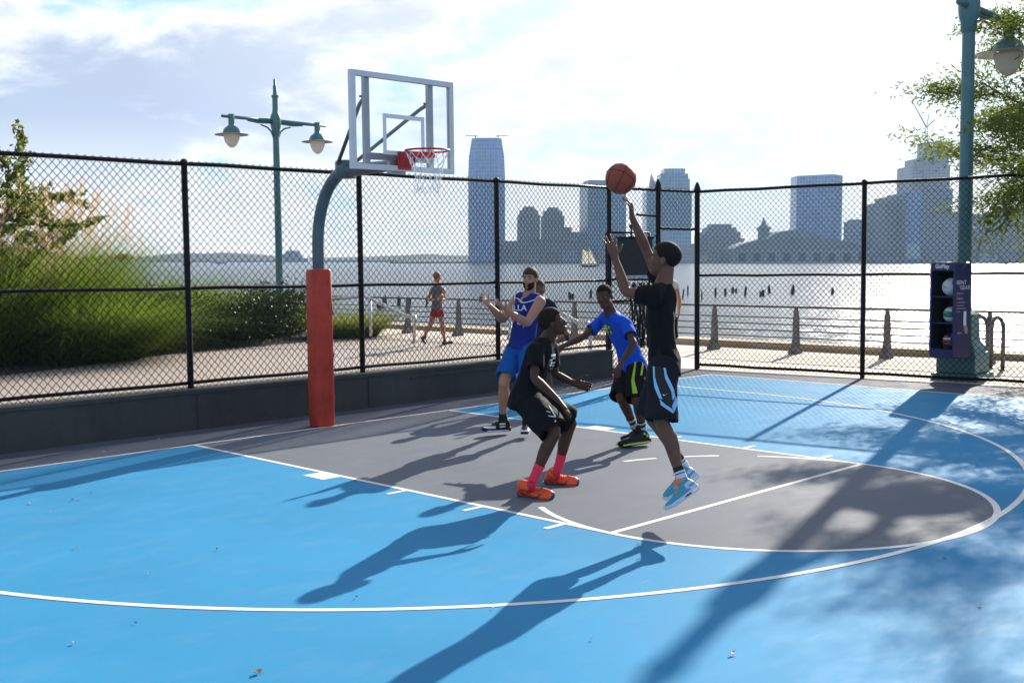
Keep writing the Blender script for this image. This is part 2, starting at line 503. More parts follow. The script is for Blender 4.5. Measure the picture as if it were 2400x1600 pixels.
def chain_link(name, A, B, z0, z1, parent, skew=None, r=0.0045, w=0.09, h=0.095):
    """woven wire between two ground points; every wire a bent rod"""
    A = np.array(A, float); B = np.array(B, float); L = np.linalg.norm(B - A); t = (B - A) / L
    n = np.array([-t[1], t[0]])
    K = int(L / (w / 2)); J = int((z1 - z0) / (h / 2)) + 1
    k = np.arange(K)[:, None]; j = np.arange(J)[None, :]
    par = (j + k) % 2
    s = (k + par) * (w / 2) + rng.normal(0, 0.0016, (K, J))
    z = z0 + j * (h / 2) + 0 * k + rng.normal(0, 0.0012, (K, J))
    sag = 0.010 * np.sin(s * 2.1 + z * 1.7) + 0.006 * np.sin(s * 5.3 - z * 3.1)
    d = np.where(par == 1, 0.004, -0.004) + sag
    P = np.empty((K, J, 3)); P[..., 0] = A[0] + t[0] * s + n[0] * d; P[..., 1] = A[1] + t[1] * s + n[1] * d; P[..., 2] = z
    P -= np.array(parent.location) if parent else 0
    off = np.array([[n[0], n[1], 0], [-.5 * n[0] + .87 * t[0], -.5 * n[1] + .87 * t[1], 0], [-.5 * n[0] - .87 * t[0], -.5 * n[1] - .87 * t[1], 0]]) * r * 1.25
    V = (P[:, :, None, :] + off[None, None]).reshape(-1, 3)
    base = (np.arange(K)[:, None] * J + np.arange(J - 1)[None, :]) * 3
    F = np.concatenate([np.stack([base + a, base + b_, base + 3 + b_, base + 3 + a], -1).reshape(-1, 4) for a, b_ in ((0, 1), (1, 2), (2, 0))])
    return raw_mesh(name, V, F, WIRE, parent, True)


def post(parent, x, y, z0, z1, r=0.034, dome=False, o=(0, 0, 0)):
    pr = [(r, z0), (r, z1 - 0.02)]
    if dome: pr = [(r, z0), (r, z1 - 0.10), (r * 1.22, z1 - 0.10), (r * 1.22, z1 - 0.05), (r * 0.95, z1 - 0.01), (r * 0.55, z1 + 0.035), (r * 0.15, z1 + 0.06)]
    else: pr += [(r * 1.18, z1 - 0.02), (r * 1.18, z1 + 0.012), (r * 0.7, z1 + 0.03), (0.004, z1 + 0.036)]
    m = MB().lathe(pr, 14, (x, y, 0))
    for k in range(6):                                     # tie bands
        z = z0 + (z1 - z0) * (k + 0.6) / 6.4
        m.lathe([(r + 0.001, z - 0.012), (r + 0.006, z - 0.009), (r + 0.006, z + 0.009), (r + 0.001, z + 0.012)], 14, (x, y, 0))
    return m.build("post", BLACK, parent, origin=o, auto=35)


def rail(name, parent, p, q, r=0.021, o=(0, 0, 0)):
    p, q = Vector(p), Vector(q)
    pts = [p.lerp(q, i / 16) for i in range(17)]
    for i, x in enumerate(pts[1:-1]): x.z += 0.006 * math.sin(i * 2.3 + p.x)
    return MB().tube(pts, r, 10).build(name, BLACK, parent, smooth=True, origin=o)


# ---- long fence on the wall behind the hoop
F1 = thing("chain_link_fence", "long black chain link fence standing on the low concrete wall behind the hoop", "fence", (0, 1.1, 0), group="chain link fences round the court")
o1 = (0, 1.1, 0)
for x in (-6.2, -3.7, -1.19, 1.31, 3.81, 6.35):
    post(F1, x, 1.1, 0.43, 3.07, 0.036, o=o1)
rail("top_rail", F1, (-6.2, 1.1, 3.05), (6.35, 1.1, 3.045), 0.024, o1)
rail("middle_rail", F1, (-6.2, 1.1, 1.67), (6.35, 1.1, 1.55), 0.021, o1)
rail("bottom_rail", F1, (-6.2, 1.1, 0.545), (6.35, 1.1, 0.505), 0.021, o1)
chain_link("chain_link_mesh", (-6.2, 1.065), (6.35, 1.065), 0.47, 3.115, F1)

# ---- short panel and gateway between the wall's end and the corner
GA, GBp, GC = Vector((6.35, 1.1)), Vector((7.36, 0.885)), Vector((8.2, 0.7))
F2 = thing("gateway_fence", "short black fence panel with an open gateway in the court's far corner", "fence", (GBp.x, GBp.y, 0))
o2 = (GBp.x, GBp.y, 0)
post(F2, GBp.x, GBp.y, 0, 3.16, 0.042, True, o2)
rail("top_rail", F2, (*GA, 3.045), (*GBp, 3.03), 0.022, o2)
rail("top_rail", F2, (*GBp, 3.03), (*GC, 3.02), 0.022, o2)
rail("middle_rail", F2, (*GA, 1.57), (*GBp, 1.55), 0.020, o2)
rail("panel_rail", F2, (*GA.lerp(GBp, 0.55), 2.62), (*GBp, 2.60), 0.020, o2)
rail("bottom_rail", F2, (*GA, 0.10), (*GBp, 0.10), 0.020, o2)
rail("lintel_rail", F2, (*GBp, 2.40), (*GC, 2.385), 0.022, o2)
chain_link("chain_link_mesh", GA, GBp, 0.04, 3.09, F2)
chain_link("chain_link_mesh", GBp, GC, 2.36, 3.075, F2)

# ---- gate leaf folded back outside the panel
G1 = thing("gate_leaf", "black chain link gate leaf swung open behind the short fence panel", "gate", (7.36, 1.0, 0))
og = (7.36, 1.0, 0)
ga, gb = Vector((7.34, 1.06)), Vector((6.52, 1.30))
fr_ = MB()
for q in (ga, gb): fr_.tube([(q.x, q.y, 0.06), (q.x, q.y, 2.33)], 0.02, 8)
for z in (0.07, 1.2, 2.33): fr_.tube([(ga.x, ga.y, z), (gb.x, gb.y, z)], 0.018, 8)
fr_.build("gate_frame", BLACK, G1, smooth=True, origin=og)
chain_link("chain_link_mesh", gb, ga, 0.07, 2.33, G1)

# ---- fence along the far sideline
F3 = thing("chain_link_fence", "black chain link fence along the far sideline in front of the river", "fence", (8.2, 0.7, 0), group="chain link fences round the court")
o3 = (8.2, 0.7, 0)
post(F3, 8.2, 0.7, 0, 3.13, 0.045, True, o3)
for y in (-2.15, -5.0, -7.85):
    post(F3, fx(y), y, 0, 3.06, 0.038, o=o3)
Eend = (fx(-7.85), -7.85)
rail("top_rail", F3, (8.2, 0.7, 3.02), (*Eend, 3.06), 0.024, o3)
rail("middle_rail", F3, (8.2, 0.7, 1.60), (*Eend, 1.66), 0.021, o3)
rail("bottom_rail", F3, (8.2, 0.7, 0.075), (*Eend, 0.075), 0.024, o3)
chain_link("chain_link_mesh", (8.17, 0.7), (Eend[0] - 0.03, Eend[1]), 0.02, 3.10, F3)

# ---- black board with a strip below it, hung on the panel beside the gateway
BD = thing("hanging_board", "square black board with pale torn strip below, hung on the fence beside the open gateway", "board", (5.399, -0.207, 1.628))
bo = Vector((5.399, -0.207, 1.628))
tdir = (GBp - GA).normalized()
Mb = Matrix(((tdir.x, tdir.y, 0, bo.x), (tdir.y, -tdir.x, 0, bo.y), (0, 0, 1, bo.z), (0, 0, 0, 1)))
Mb = Matrix(((tdir.x, -tdir.y, 0, 0), (tdir.y, tdir.x, 0, 0), (0, 0, 1, 0), (0, 0, 0, 1)))
BDM = mat("black_board", (0.012, 0.012, 0.013), 0.6, var=0.4, scale=8)
MB().box((-0.33, -0.02, 0.03), (0.31, 0.02, 0.57), M=Mb, bev=0.006).build("board_panel", BDM, BD)
fb = MB()
for lo, hi in (((-0.35, -0.03, 0.57), (0.33, 0.03, 0.60)), ((-0.30, -0.028, -0.035), (0.31, 0.028, -0.02))): MB().box(lo, hi, M=Mb).build("board_bar", BLACK, BD)
sb = MB()
for k in range(7):
    x0 = -0.29 + k * 0.085; sb.box((x0, -0.012, -0.018 + 0.006 * (k % 2)), (x0 + 0.078, 0.012, 0.026), M=Mb)
sb.build("torn_strip", mat("pale_strip", (0.34, 0.36, 0.40), 0.7, var=0.7, scale=30), BD)
MB().tube([(-0.10, 0, 0.60), (-0.10, 0, 0.72), (-0.115, 0, 0.74), (-0.115, 0, 0.78)], [0.016, 0.014, 0.028, 0.022], 8).build("clamp", BLACK, BD)
# black netting gathered below it
NT = thing("gathered_net", "bunched black netting hanging below the black board beside the gateway", "net", (5.349, -0.275, 0.493))
no = Vector((5.349, -0.275, 0.493)); npm = MB()
for k in range(13):
    x = -0.17 + k * 0.024; ph = k * 1.7
    pts = [(tdir.x * (x + 0.02 * math.sin(ph + 5 * z) + 0.10 * (z - 0.5) * (x + 0.05)), tdir.y * x - 0.05 + 0.03 * math.sin(ph * 2 + 7 * z), z) for z in np.linspace(0.1, 1.06, 16)]
    npm.tube(pts, 0.007 if k % 4 else 0.016, 5)
for k in range(16):
    z = 0.15 + k * 0.058
    npm.tube([(tdir.x * x, tdir.y * x - 0.05 + 0.02 * math.sin(9 * x + k), z + 0.05 * math.sin(13 * x + k * 2)) for x in np.linspace(-0.17, 0.12, 9)], 0.006, 4)
npm.build("net_cords", BLACK, NT, smooth=True)

# ================================================================== RAILING BY THE RIVER
RUST = mat("weathered_steel", (0.115, 0.095, 0.085), 0.55, metal=0.3, var=0.4, scale=5, bump=0.2, bscale=40)
POSTM = mat("weathered_post", (0.16, 0.145, 0.135), 0.7, var=0.45, scale=7, bump=0.4, bscale=30)
def rx(y): return 11.98 - 0.055 * (y - 1.0)
RL = thing("river_railing", "grey steel railing with flat posts along the river edge of the promenade", "railing", (rx(0), 0, 0))
orl = (rx(0), 0, 0)
y0r, y1r = -11.0, 22.0
def rp(y, z, dx=0): return (rx(y) + dx, y, z)
MB().rings([[(rx(y) + dx, y, 0.90 + dz) for dx, dz in ((-0.035, -0.012), (0.035, -0.012), (0.04, 0.012), (0.02, 0.03), (-0.02, 0.03), (-0.04, 0.012))] for y in np.linspace(y0r, y1r, 30)]).build("handrail", RUST, RL, origin=orl)
for z in (0.17, 0.30, 0.43, 0.56, 0.69):
    MB().tube([rp(y, z, 0.02) for y in np.linspace(y0r, y1r, 30)], 0.013, 6).build("rail", RUST, RL, smooth=True, origin=orl)
for k in range(18):
    y = -0.82 + 1.86 * (k - 5)
    m = MB()
    secs = []
    for z, hw, d0, d1 in ((-0.01, 0.085, -0.16, 0.10), (0.05, 0.08, -0.155, 0.10), (0.12, 0.055, -0.10, 0.075), (0.30, 0.048, -0.05, 0.06), (0.62, 0.048, -0.04, 0.05), (0.82, 0.036, -0.03, 0.04), (0.895, 0.022, -0.02, 0.03)):
        secs.append([(rx(y) + d, y + s, z) for s, d in ((-hw, d0), (hw, d0), (hw, d1), (-hw, d1))])
    m.rings(secs)
    m.build("post", POSTM, RL, origin=orl)

STEEL = mat("galvanised_steel", (0.62, 0.60, 0.58), 0.4, metal=0.35, var=0.25, scale=9)
def handrail(label, pts, base, posts):
    t = thing("ramp_handrail", label, "handrail", base, group="handrails of the ramp beyond the fence")
    b_ = Vector(base)
    MB().tube([Vector(p) for p in pts], 0.042, 10).build("handrail", STEEL, t, smooth=True, origin=b_)
    for p, q in posts: MB().tube([p, q], 0.036, 10).build("post", STEEL, t, smooth=True, origin=b_)
handrail("sloping steel handrail ending by the runner's path, its top catching the sun", [(7.776, 11.681, 0.957), (8.787, 10.679, 1.066), (8.828, 9.171, 0.624), (8.818, 8.899, 0.632), (8.831, 8.872, 0.504)], (*(9.212, 9.48), 0), [((8.821, 8.889, 0.573), (*(9.149, 9.344), -0.01)), ((8.807, 10.508, 0.986), (8.771, 10.455, 0.126))])
handrail("bent steel handrail seen between the players, just outside the fence", [(7.935, 4.967, 0.734), (8.14, 4.768, 0.797), (8.367, 3.977, 0.843), (8.284, 3.477, 0.691), (8.253, 3.225, 0.701), (8.283, 3.189, 0.644)], (*(8.567, 3.439), 0), [((8.284, 3.189, 0.66), (*(8.16, 3.086), -0.01)), ((7.936, 4.967, 0.75), (*(7.742, 4.784), -0.01))])

# ---- bicycle rack hoops beyond the fence
RK = mat("rack_steel", (0.16, 0.155, 0.15), 0.5, metal=0.4, var=0.4, scale=8)
def rack(label, c, ang, w_, h_):
    t = thing("bike_rack", label, "bike rack", c, ang, group="bicycle rack hoops by the lamp post")
    pts = [(-w_ / 2, 0, -0.01), (-w_ / 2, 0, h_ - w_ / 2)] + [(-w_ / 2 * math.cos(q), 0, h_ - w_ / 2 + w_ / 2 * math.sin(q)) for q in np.linspace(0.2, PI - 0.2, 9)] + [(w_ / 2, 0, h_ - w_ / 2), (w_ / 2, 0, -0.01)]
    MB().tube(pts, 0.035, 10).build("hoop", RK, t, smooth=True)
    for s in (-1, 1): MB().lathe([(0.075, -0.005), (0.075, 0.012), (0.04, 0.02)], 12, (s * w_ / 2, 0, 0)).build("foot_plate", RK, t)
rack("grey steel bike rack hoop nearest the green lamp post", (*(12.197, -2.526), 0), 0.9, 0.42, 0.82)
rack("grey steel bike rack hoop standing farther right of the lamp post", (*(11.32, -3.164), 0), 0.9, 0.36, 0.86)


# ================================================================== BASKETBALL HOOP
PADM = mat("red_pad_vinyl", (0.43, 0.048, 0.028), 0.5, spec=0.2, var=0.28, scale=4, bump=0.12, bscale=18)
POLE = mat("slate_pole_paint", (0.075, 0.115, 0.135), 0.42, metal=0.15, var=0.18, scale=7)
ALU = mat("white_frame_paint", (0.62, 0.63, 0.66), 0.4, var=0.06, scale=5)
ALUD = mat("grey_strut_paint", (0.36, 0.38, 0.42), 0.45, metal=0.2, var=0.1, scale=6)
RED = mat("red_rim_paint", (0.52, 0.025, 0.018), 0.4, var=0.15, scale=14)
CORD = mat("white_net_cord", (0.78, 0.78, 0.78), 0.8, var=0.1, scale=30)
def glass_mat():
    m, nb, p = newmat("clear_board")
    t_ = nb.n('ShaderNodeBsdfTransparent'); t_.inputs[0].default_value = (0.95, 0.97, 0.98, 1)
    g_ = nb.n('ShaderNodeBsdfGlossy'); g_.inputs['Roughness'].default_value = 0.03
    fz = nb.n('ShaderNodeFresnel'); fz.inputs[0].default_value = 1.35
    mx = nb.n('ShaderNodeMixShader'); nb.l(fz.outputs[0], mx.inputs[0]); nb.l(t_.outputs[0], mx.inputs[1]); nb.l(g_.outputs[0], mx.inputs[2])
    nb.l(mx.outputs[0], m.node_tree.nodes['Material Output'].inputs[0])
    return m
GLASS = glass_mat()
HP = thing("basketball_hoop", "basketball hoop with clear backboard and red rim on a padded curved pole", "basketball hoop", (-0.07, 0.10, 0))
oh = (-0.07, 0.10, 0)
px_, py_ = -0.07, 0.10
gy = [(px_, py_, -0.01), (px_, py_, 2.05)]
for q in np.linspace(0, PI / 2, 12): gy.append((px_, py_ - 0.62 * (1 - math.cos(q)), 2.10 + 0.84 * math.sin(q)))
MB().tube(gy, 0.068, 20).build("pole", POLE, HP, smooth=True, origin=oh)
ac = MB().tube([(px_, py_ - 0.50, 2.93), (px_, -0.9, 2.93), (px_ * 0.5, -1.30, 2.935)], [0.085, 0.066, 0.06], 16)
ac.lathe([(0.10, 2.84), (0.115, 2.86), (0.115, 3.02), (0.10, 3.04)], 8, (px_, py_ - 0.55, 0))
ac.build("arm", POLE, HP, origin=oh, auto=40)
# pad
pd = MB(); sec = []
def rsq(hw, hd, z, r=0.05, n=5):
    out = []
    for sx, sy, a0 in ((1, 1, 0), (-1, 1, 90), (-1, -1, 180), (1, -1, 270)):
        for k in range(n):
            q = R_(a0 + 90 * k / (n - 1)); out.append(((hw - r) * sx + r * math.cos(q), (hd - r) * sy + r * math.sin(q), z))
    return out
MP = Matrix.Translation((px_, py_, 0)) @ Matrix.Rotation(R_(-9), 4, 'Z')
for z, e in ((0.0, -0.012), (0.012, 0), (0.6, 0.004), (1.2, 0.002), (1.80, 0.0), (1.825, -0.012), (1.828, -0.05)):
    sec.append([MP @ Vector(p) for p in rsq(0.122 + e, 0.128 + e, z, 0.06)])
pd.rings(sec)
po = pd.build("pole_pad", PADM, HP, origin=oh, auto=40)
sm = MB().tube([MP @ Vector((0.126, 0.06, 0.02)), MP @ Vector((0.128, 0.06, 1.8))], 0.006, 6)
for z in (0.3, 0.8, 1.3): sm.box((0.12, -0.10, z), (0.131, 0.075, z + 0.05), M=MP)
sm.build("strap", PADM, po, origin=oh)
# backboard
BY, BZ0, BZ1, BW = -1.39, 2.865, 3.865, 0.70
fm = MB()
t = 0.055; d0, d1 = BY - 0.028, BY + 0.028
fm.box((-BW, d0, BZ1 - t), (BW, d1, BZ1)); fm.box((-BW, d0, BZ0), (BW, d1, BZ0 + t))
fm.box((-BW, d0, BZ0 + t), (-BW + t, d1, BZ1 - t)); fm.box((BW - t, d0, BZ0 + t), (BW, d1, BZ1 - t))
bb = fm.build("backboard", ALU, HP, origin=oh)
MB().box((-BW + t, BY - 0.008, BZ0 + t), (BW - t, BY + 0.004, BZ1 - t)).build("glass_pane", GLASS, bb, origin=oh)
tg = MB(); yt0, yt1 = BY - 0.0115, BY - 0.0085
for lo, hi in (((-0.285, yt0, 3.41), (0.285, yt1, 3.455)), ((-0.285, yt0, 3.03), (-0.24, yt1, 3.41)), ((0.24, yt0, 3.03), (0.285, yt1, 3.41)), ((-0.24, yt0, 3.03), (0.24, yt1, 3.075))): tg.box(lo, hi)
tg.build("target_square", mat("target_white", (0.72, 0.72, 0.74), 0.5, var=0.04), bb, origin=oh)
for x in (-0.455, 0.42):
    MB().box((x - 0.032, BY + 0.03, BZ0 + 0.02), (x + 0.032, BY + 0.085, BZ1 - 0.03), bev=0.004).build("strut", ALUD, bb, origin=oh)
xb = MB().box((-0.455, BY + 0.031, 2.975), (0.42, BY + 0.075, 3.045)); xb.box((-0.16, BY + 0.032, 2.84), (0.05, BY + 0.09, 2.97))
xb.build("cross_bar", ALUD, bb, origin=oh)
for x in (-0.455, 0.42):
    m = MB().tube([(px_ + (0.10 if x > 0 else -0.10), py_ - 0.55, 3.0), (px_ + (x - px_) * 0.93, -1.20, 3.56), (x, BY + 0.07, 3.62)], 0.021, 10)
    m.tube([(x - 0.05, BY + 0.09, 3.62), (x + 0.05, BY + 0.09, 3.62)], 0.012, 8)
    m.build("brace", POLE, HP, smooth=True, origin=oh)
# rim: ring, bracket, cord hooks
rc_ = Vector((-0.02, BY - 0.405, 3.055)); rr_ = 0.229
rm = MB().tube([rc_ + Vector((rr_ * math.cos(q), rr_ * math.sin(q), 0)) for q in np.linspace(0, 2 * PI, 49)], 0.0105, 10)
rmo = rm.build("rim", RED, HP, smooth=True, origin=oh)
bk = MB().box((-0.11, BY - 0.045, 2.88), (0.07, BY - 0.029, 3.07), bev=0.004)
bk.add([(-0.10, BY - 0.045, 3.06), (0.06, BY - 0.045, 3.06), (0.09, rc_.y + rr_ * 0.80, 3.047), (-0.13, rc_.y + rr_ * 0.80, 3.047), (-0.10, BY - 0.045, 2.90), (0.06, BY - 0.045, 2.90), (0.06, rc_.y + rr_ * 0.82, 3.02), (-0.10, rc_.y + rr_ * 0.82, 3.02)],
       [(0, 1, 2, 3), (7, 6, 5, 4), (0, 3, 7, 4), (1, 5, 6, 2), (3, 2, 6, 7), (0, 4, 5, 1)])
fl = [rc_ + Vector(((rr_ + 0.002) * math.cos(q), (rr_ + 0.002) * math.sin(q), 0)) for q in np.linspace(0.5, PI - 0.5, 20)]
bk.rings([[p, p + Vector((0, 0, -0.055)), p + Vector((0, 0.004, -0.055)), p + Vector((0, 0.004, 0))] for p in fl])
bk.build("rim_bracket", RED, rmo, origin=oh)
nt_ = MB(); NL = 12
def npnt(k, lev):
    r = (0.226, 0.195, 0.165, 0.142, 0.128, 0.125, 0.135)[lev]; q = 2 * PI * (k + 0.5 * (lev % 2)) / NL
    jit = 0.0 if lev == 0 else 0.012
    return rc_ + Vector((r * math.cos(q) + jit * math.sin(3 * k + lev), r * math.sin(q) + jit * math.cos(5 * k + lev), -0.012 - 0.072 * lev + jit * 1.2 * math.sin(2.3 * k + lev * 2)))
for k in range(NL):
    for lev in range(6):
        a_ = npnt(k, lev)
        for dk in ((0, -1) if lev % 2 == 0 else (0, 1)):
            if (k * 7 + lev * 3) % 11 == 0 and lev > 3: continue
            c_ = npnt(k + dk, lev + 1); mid = (a_ + c_) / 2 + Vector((0, 0, -0.008))
            nt_.tube([a_, mid, c_], 0.0036, 4)
nt_.build("net", CORD, HP, origin=oh)

# ================================================================== PARK LAMPS
TEAL = mat("teal_lamp_paint", (0.065, 0.170, 0.178), 0.42, var=0.14, scale=4, bump=0.05)
SHADEM = mat("lamp_shade_paint", (0.30, 0.29, 0.27), 0.5, var=0.1, scale=6)
def globe_mat():
    m, nb, p = newmat("frosted_globe")
    p.inputs['Base Color'].default_value = (0.80, 0.77, 0.70, 1); pset(p, rough=0.35)
    tr = nb.n('ShaderNodeBsdfTranslucent'); tr.inputs[0].default_value = (0.86, 0.83, 0.76, 1)
    mx = nb.n('ShaderNodeMixShader'); mx.inputs[0].default_value = 0.55
    nb.l(p.outputs[0], mx.inputs[1]); nb.l(tr.outputs[0], mx.inputs[2]); nb.l(mx.outputs[0], m.node_tree.nodes['Material Output'].inputs[0])
    return m
GLOBE = globe_mat()
def park_lamp(label, loc, rz, arms, k=1.0, stub=False, AL=1.75, hsz=1.0, top=1.0):
    L_ = thing("park_lamp", label, "lamp post", loc, rz, group="teal park lamps by the river")
    z = lambda x: x * k
    pb = MB()
    for lo, hi in (((-0.36, -0.36, -0.02), (0.36, 0.36, 0.10)), ((-0.30, -0.30, 0.10), (0.30, 0.30, 0.42))): pb.box(lo, hi, bev=0.02)
    pb.rings([rsq(a_, a_, zz, 0.03, 3) for a_, zz in ((0.275, 0.42), (0.26, 0.50), (0.20, 0.60), (0.185, 0.92), (0.20, 0.95), (0.20, 1.0), (0.13, 1.06))])
    pb.build("pedestal", TEAL, L_)
    rs = []
    for zz, r in ((1.04, 0.118), (1.2, 0.105), (z(3.2), 0.095), (z(5.1), 0.088)):
        rs.append([(r * (1 + 0.05 * (i % 2)) * math.cos(2 * PI * i / 24), r * (1 + 0.05 * (i % 2)) * math.sin(2 * PI * i / 24), zz) for i in range(24)])
    MB().rings(rs).build("post", TEAL, L_, auto=60)
    MB().lathe([(0.085, z(5.02)), (0.115, z(5.06)), (0.12, z(5.2)), (0.14, z(5.24)), (0.155, z(5.34)), (0.16, z(5.46)), (0.145, z(5.56)), (0.10, z(5.62)), (0.085, z(5.72)), (0.082, z(6.02)), (0.105, z(6.04)), (0.105, z(6.09)), (0.06, z(6.11)), (0.052, z(6.34)), (0.038, z(6.36)), (0.035, z(6.50)), (0.01, z(6.54))], 16).build("finial", TEAL, L_, auto=40)
    for s in arms:
        am = MB()
        za, zb_ = z(5.42), z(5.42)
        am.tube([(s * 0.10, 0, za), (s * (AL - 0.25), 0, za), (s * (AL + 0.31), 0, za)], [0.058, 0.048, 0.04], 10)
        am.tube([(s * 0.12, 0, za - 0.06), (s * 0.6, 0, za - 0.085), (s * 0.95, 0, za - 0.05)], 0.03, 8)
        am.tube([(s * 0.09, 0, z(4.98)), (s * 0.16, 0, z(5.14)), (s * 0.30, 0, z(5.24)), (s * 0.52, 0, z(5.29))], [0.02, 0.026, 0.026, 0.02], 8)
        am.build("arm", TEAL, L_, smooth=True)
        hd = MB().lathe([(0.05, za + 0.08), (0.085, za + 0.075), (0.085, za - 0.22), (0.10, za - 0.24), (0.14, za - 0.27), (0.21, za - 0.33), (0.245, za - 0.42), (0.25, za - 0.455)], 20, (s * AL, 0, 0)).build("lamp_head", TEAL, L_, auto=40)
        MB().lathe([(0.20, za - 0.452), (0.30, za - 0.463), (0.53 * hsz, za - 0.488), (0.54 * hsz, za - 0.498), (0.53 * hsz, za - 0.506), (0.25, za - 0.488), (0.20, za - 0.488)], 32, (s * AL, 0, 0)).build("lamp_shade", SHADEM, hd, auto=40)
        MB().lathe([(0.215, za - 0.49), (0.225, za - 0.52), (0.215, za - 0.60), (0.18, za - 0.71), (0.12, za - 0.80), (0.05, za - 0.85), (0.01, za - 0.86)], 20, (s * AL, 0, 0)).build("globe", GLOBE, hd, smooth=True)
    if stub:
        MB().tube([(-0.10, 0, z(5.42)), (-0.36, 0, z(5.42)), (-0.42, 0, z(5.42))], [0.055, 0.052, 0.045], 10).build("arm_stub", TEAL, L_, smooth=True)
    return L_
# far lamp: arms run about 35 degrees off the picture plane
park_lamp("teal park lamp with two lamps, farther off behind the hedge and the hoop", (*(11.06, 17.656, -0.038)[:2], 0), R_(2), (-1, 1), 1.10, False, 1.50, 0.88)
park_lamp("teal park lamp with a single lamp, close behind the far sideline fence", (9.49, -3.37, 0), R_(3), (1,), 1.045, True)


# ================================================================== FAR SHORE AND CITY
def facade(name, glass, frame, fw=3.2, fh=3.8, mull=0.22, rough=0.25, tone=0.25, metal=0.0):
    """storeys and bays as a pattern on walls, sized in metres"""
    m, nb, p = newmat(name)
    g = nb.n('ShaderNodeTexCoord').outputs['Object']
    s = nb.n('ShaderNodeSeparateXYZ'); nb.l(g, s.inputs[0])
    gn = nb.n('ShaderNodeNewGeometry'); sn = nb.n('ShaderNodeSeparateXYZ')
    ob = nb.n('ShaderNodeVectorTransform', vector_type='NORMAL', convert_from='WORLD', convert_to='OBJECT'); nb.l(gn.outputs['Normal'], ob.inputs[0]); nb.l(ob.outputs[0], sn.inputs[0])
    ax = nb.m('ABSOLUTE', sn.outputs[0]); ay = nb.m('ABSOLUTE', sn.outputs[1])
    side = nb.m('GREATER_THAN', ax, ay)
    h = nb.m('ADD', nb.m('MULTIPLY', side, s.outputs[1]), nb.m('MULTIPLY', nb.m('SUBTRACT', 1.0, side), s.outputs[0]))
    fxn = nb.m('FRACT', nb.m('DIVIDE', h, fw)); fzn = nb.m('FRACT', nb.m('DIVIDE', s.outputs[2], fh))
    gx = nb.m('MULTIPLY', nb.m('GREATER_THAN', fxn, mull), nb.m('GREATER_THAN', fzn, mull * 1.15))
    cell = nb.n('ShaderNodeCombineXYZ'); nb.l(nb.m('FLOOR', nb.m('DIVIDE', h, fw)), cell.inputs[0]); nb.l(nb.m('FLOOR', nb.m('DIVIDE', s.outputs[2], fh)), cell.inputs[1]); nb.l(side, cell.inputs[2])
    wn = nb.n('ShaderNodeTexWhiteNoise'); nb.l(cell.outputs[0], wn.inputs[0])
    gl = nb.mix(wn.outputs[0], tuple(c * (1 - tone) for c in glass), tuple(min(1, c * (1 + tone)) for c in glass))
    big = nb.noise(g, 0.03, 4, 0.6)
    fr = nb.mix(nb.ramp(big, [(0.35, 0), (0.65, 1)]), tuple(c * 0.85 for c in frame), tuple(min(1, c * 1.15) for c in frame))
    nb.l(nb.mix(gx, fr, gl), p.inputs['Base Color'])
    nb.l(nb.m('MULTIPLY_ADD', gx, rough - 0.7, 0.7), p.inputs['Roughness'])
    pset(p, spec=0.6, metal=metal)
    return m


BLUEGL = facade("blue_glass_facade", (0.07, 0.17, 0.40), (0.22, 0.34, 0.54), 2.8, 3.9, 0.12, 0.12)
TEALGL = facade("teal_glass_facade", (0.03, 0.15, 0.26), (0.14, 0.28, 0.37), 3.0, 3.8, 0.16, 0.15)
PALEGL = facade("pale_glass_facade", (0.12, 0.20, 0.34), (0.30, 0.35, 0.42), 3.2, 3.8, 0.2, 0.2)
STONEF = facade("stone_facade", (0.045, 0.06, 0.09), (0.21, 0.21, 0.22), 3.6, 3.5, 0.48, 0.4)
BRICKF = facade("brick_facade", (0.05, 0.055, 0.065), (0.19, 0.15, 0.14), 3.4, 3.3, 0.5, 0.4)
GREYF = facade("grey_facade", (0.045, 0.065, 0.10), (0.16, 0.18, 0.22), 3.4, 3.6, 0.42, 0.35)
ROOFM = mat("city_roof", (0.12, 0.13, 0.15), 0.7, var=0.25, scale=0.05)
COPPER = mat("green_copper_roof", (0.10, 0.17, 0.17), 0.6, var=0.25, scale=0.05)
CRANEM = mat("crane_steel", (0.20, 0.20, 0.22), 0.6)


def city(name, label, cat, u0, u1, D, group=None, yaw=0.0, depth=None):
    """thing standing on the far bank; returns (thing, half width, half depth, metres per pixel)"""
    mpp = D / 2673.7
    r, f, h = far_pt((u0 + u1) / 2, D)
    t = thing(name, label, cat, group=group)
    t.matrix_world = FAR @ Matrix.Translation((r, f, 0)) @ Matrix.Rotation(R_(yaw), 4, 'Z')
    hw = (u1 - u0) / 2 * mpp
    return t, hw, (depth or hw), mpp


def far_pt(u, D): return ((u - 1200) * D / 2673.7 * 1.0, D, 0)
def hgt(v, D, u=1200): return 5.04 + (605.5 - v) * D / 2673.7


def block(parent, name, m, x0, x1, y0, y1, z0, z1, bev=0.0, top=None):
    mb = MB()
    if top is None: mb.box((x0, y0, z0), (x1, y1, z1))
    else:
        a, c = top
        xm, ym = (x0 + x1) / 2, (y0 + y1) / 2
        mb.rings([[(x0, y0, z0), (x1, y0, z0), (x1, y1, z0), (x0, y1, z0)], [(xm + (x - xm) * a, ym + (y - ym) * c, z1) for x, y in ((x0, y0), (x1, y0), (x1, y1), (x0, y1))]])
    return mb.build(name, m, parent)


GRP = "towers and blocks across the river"
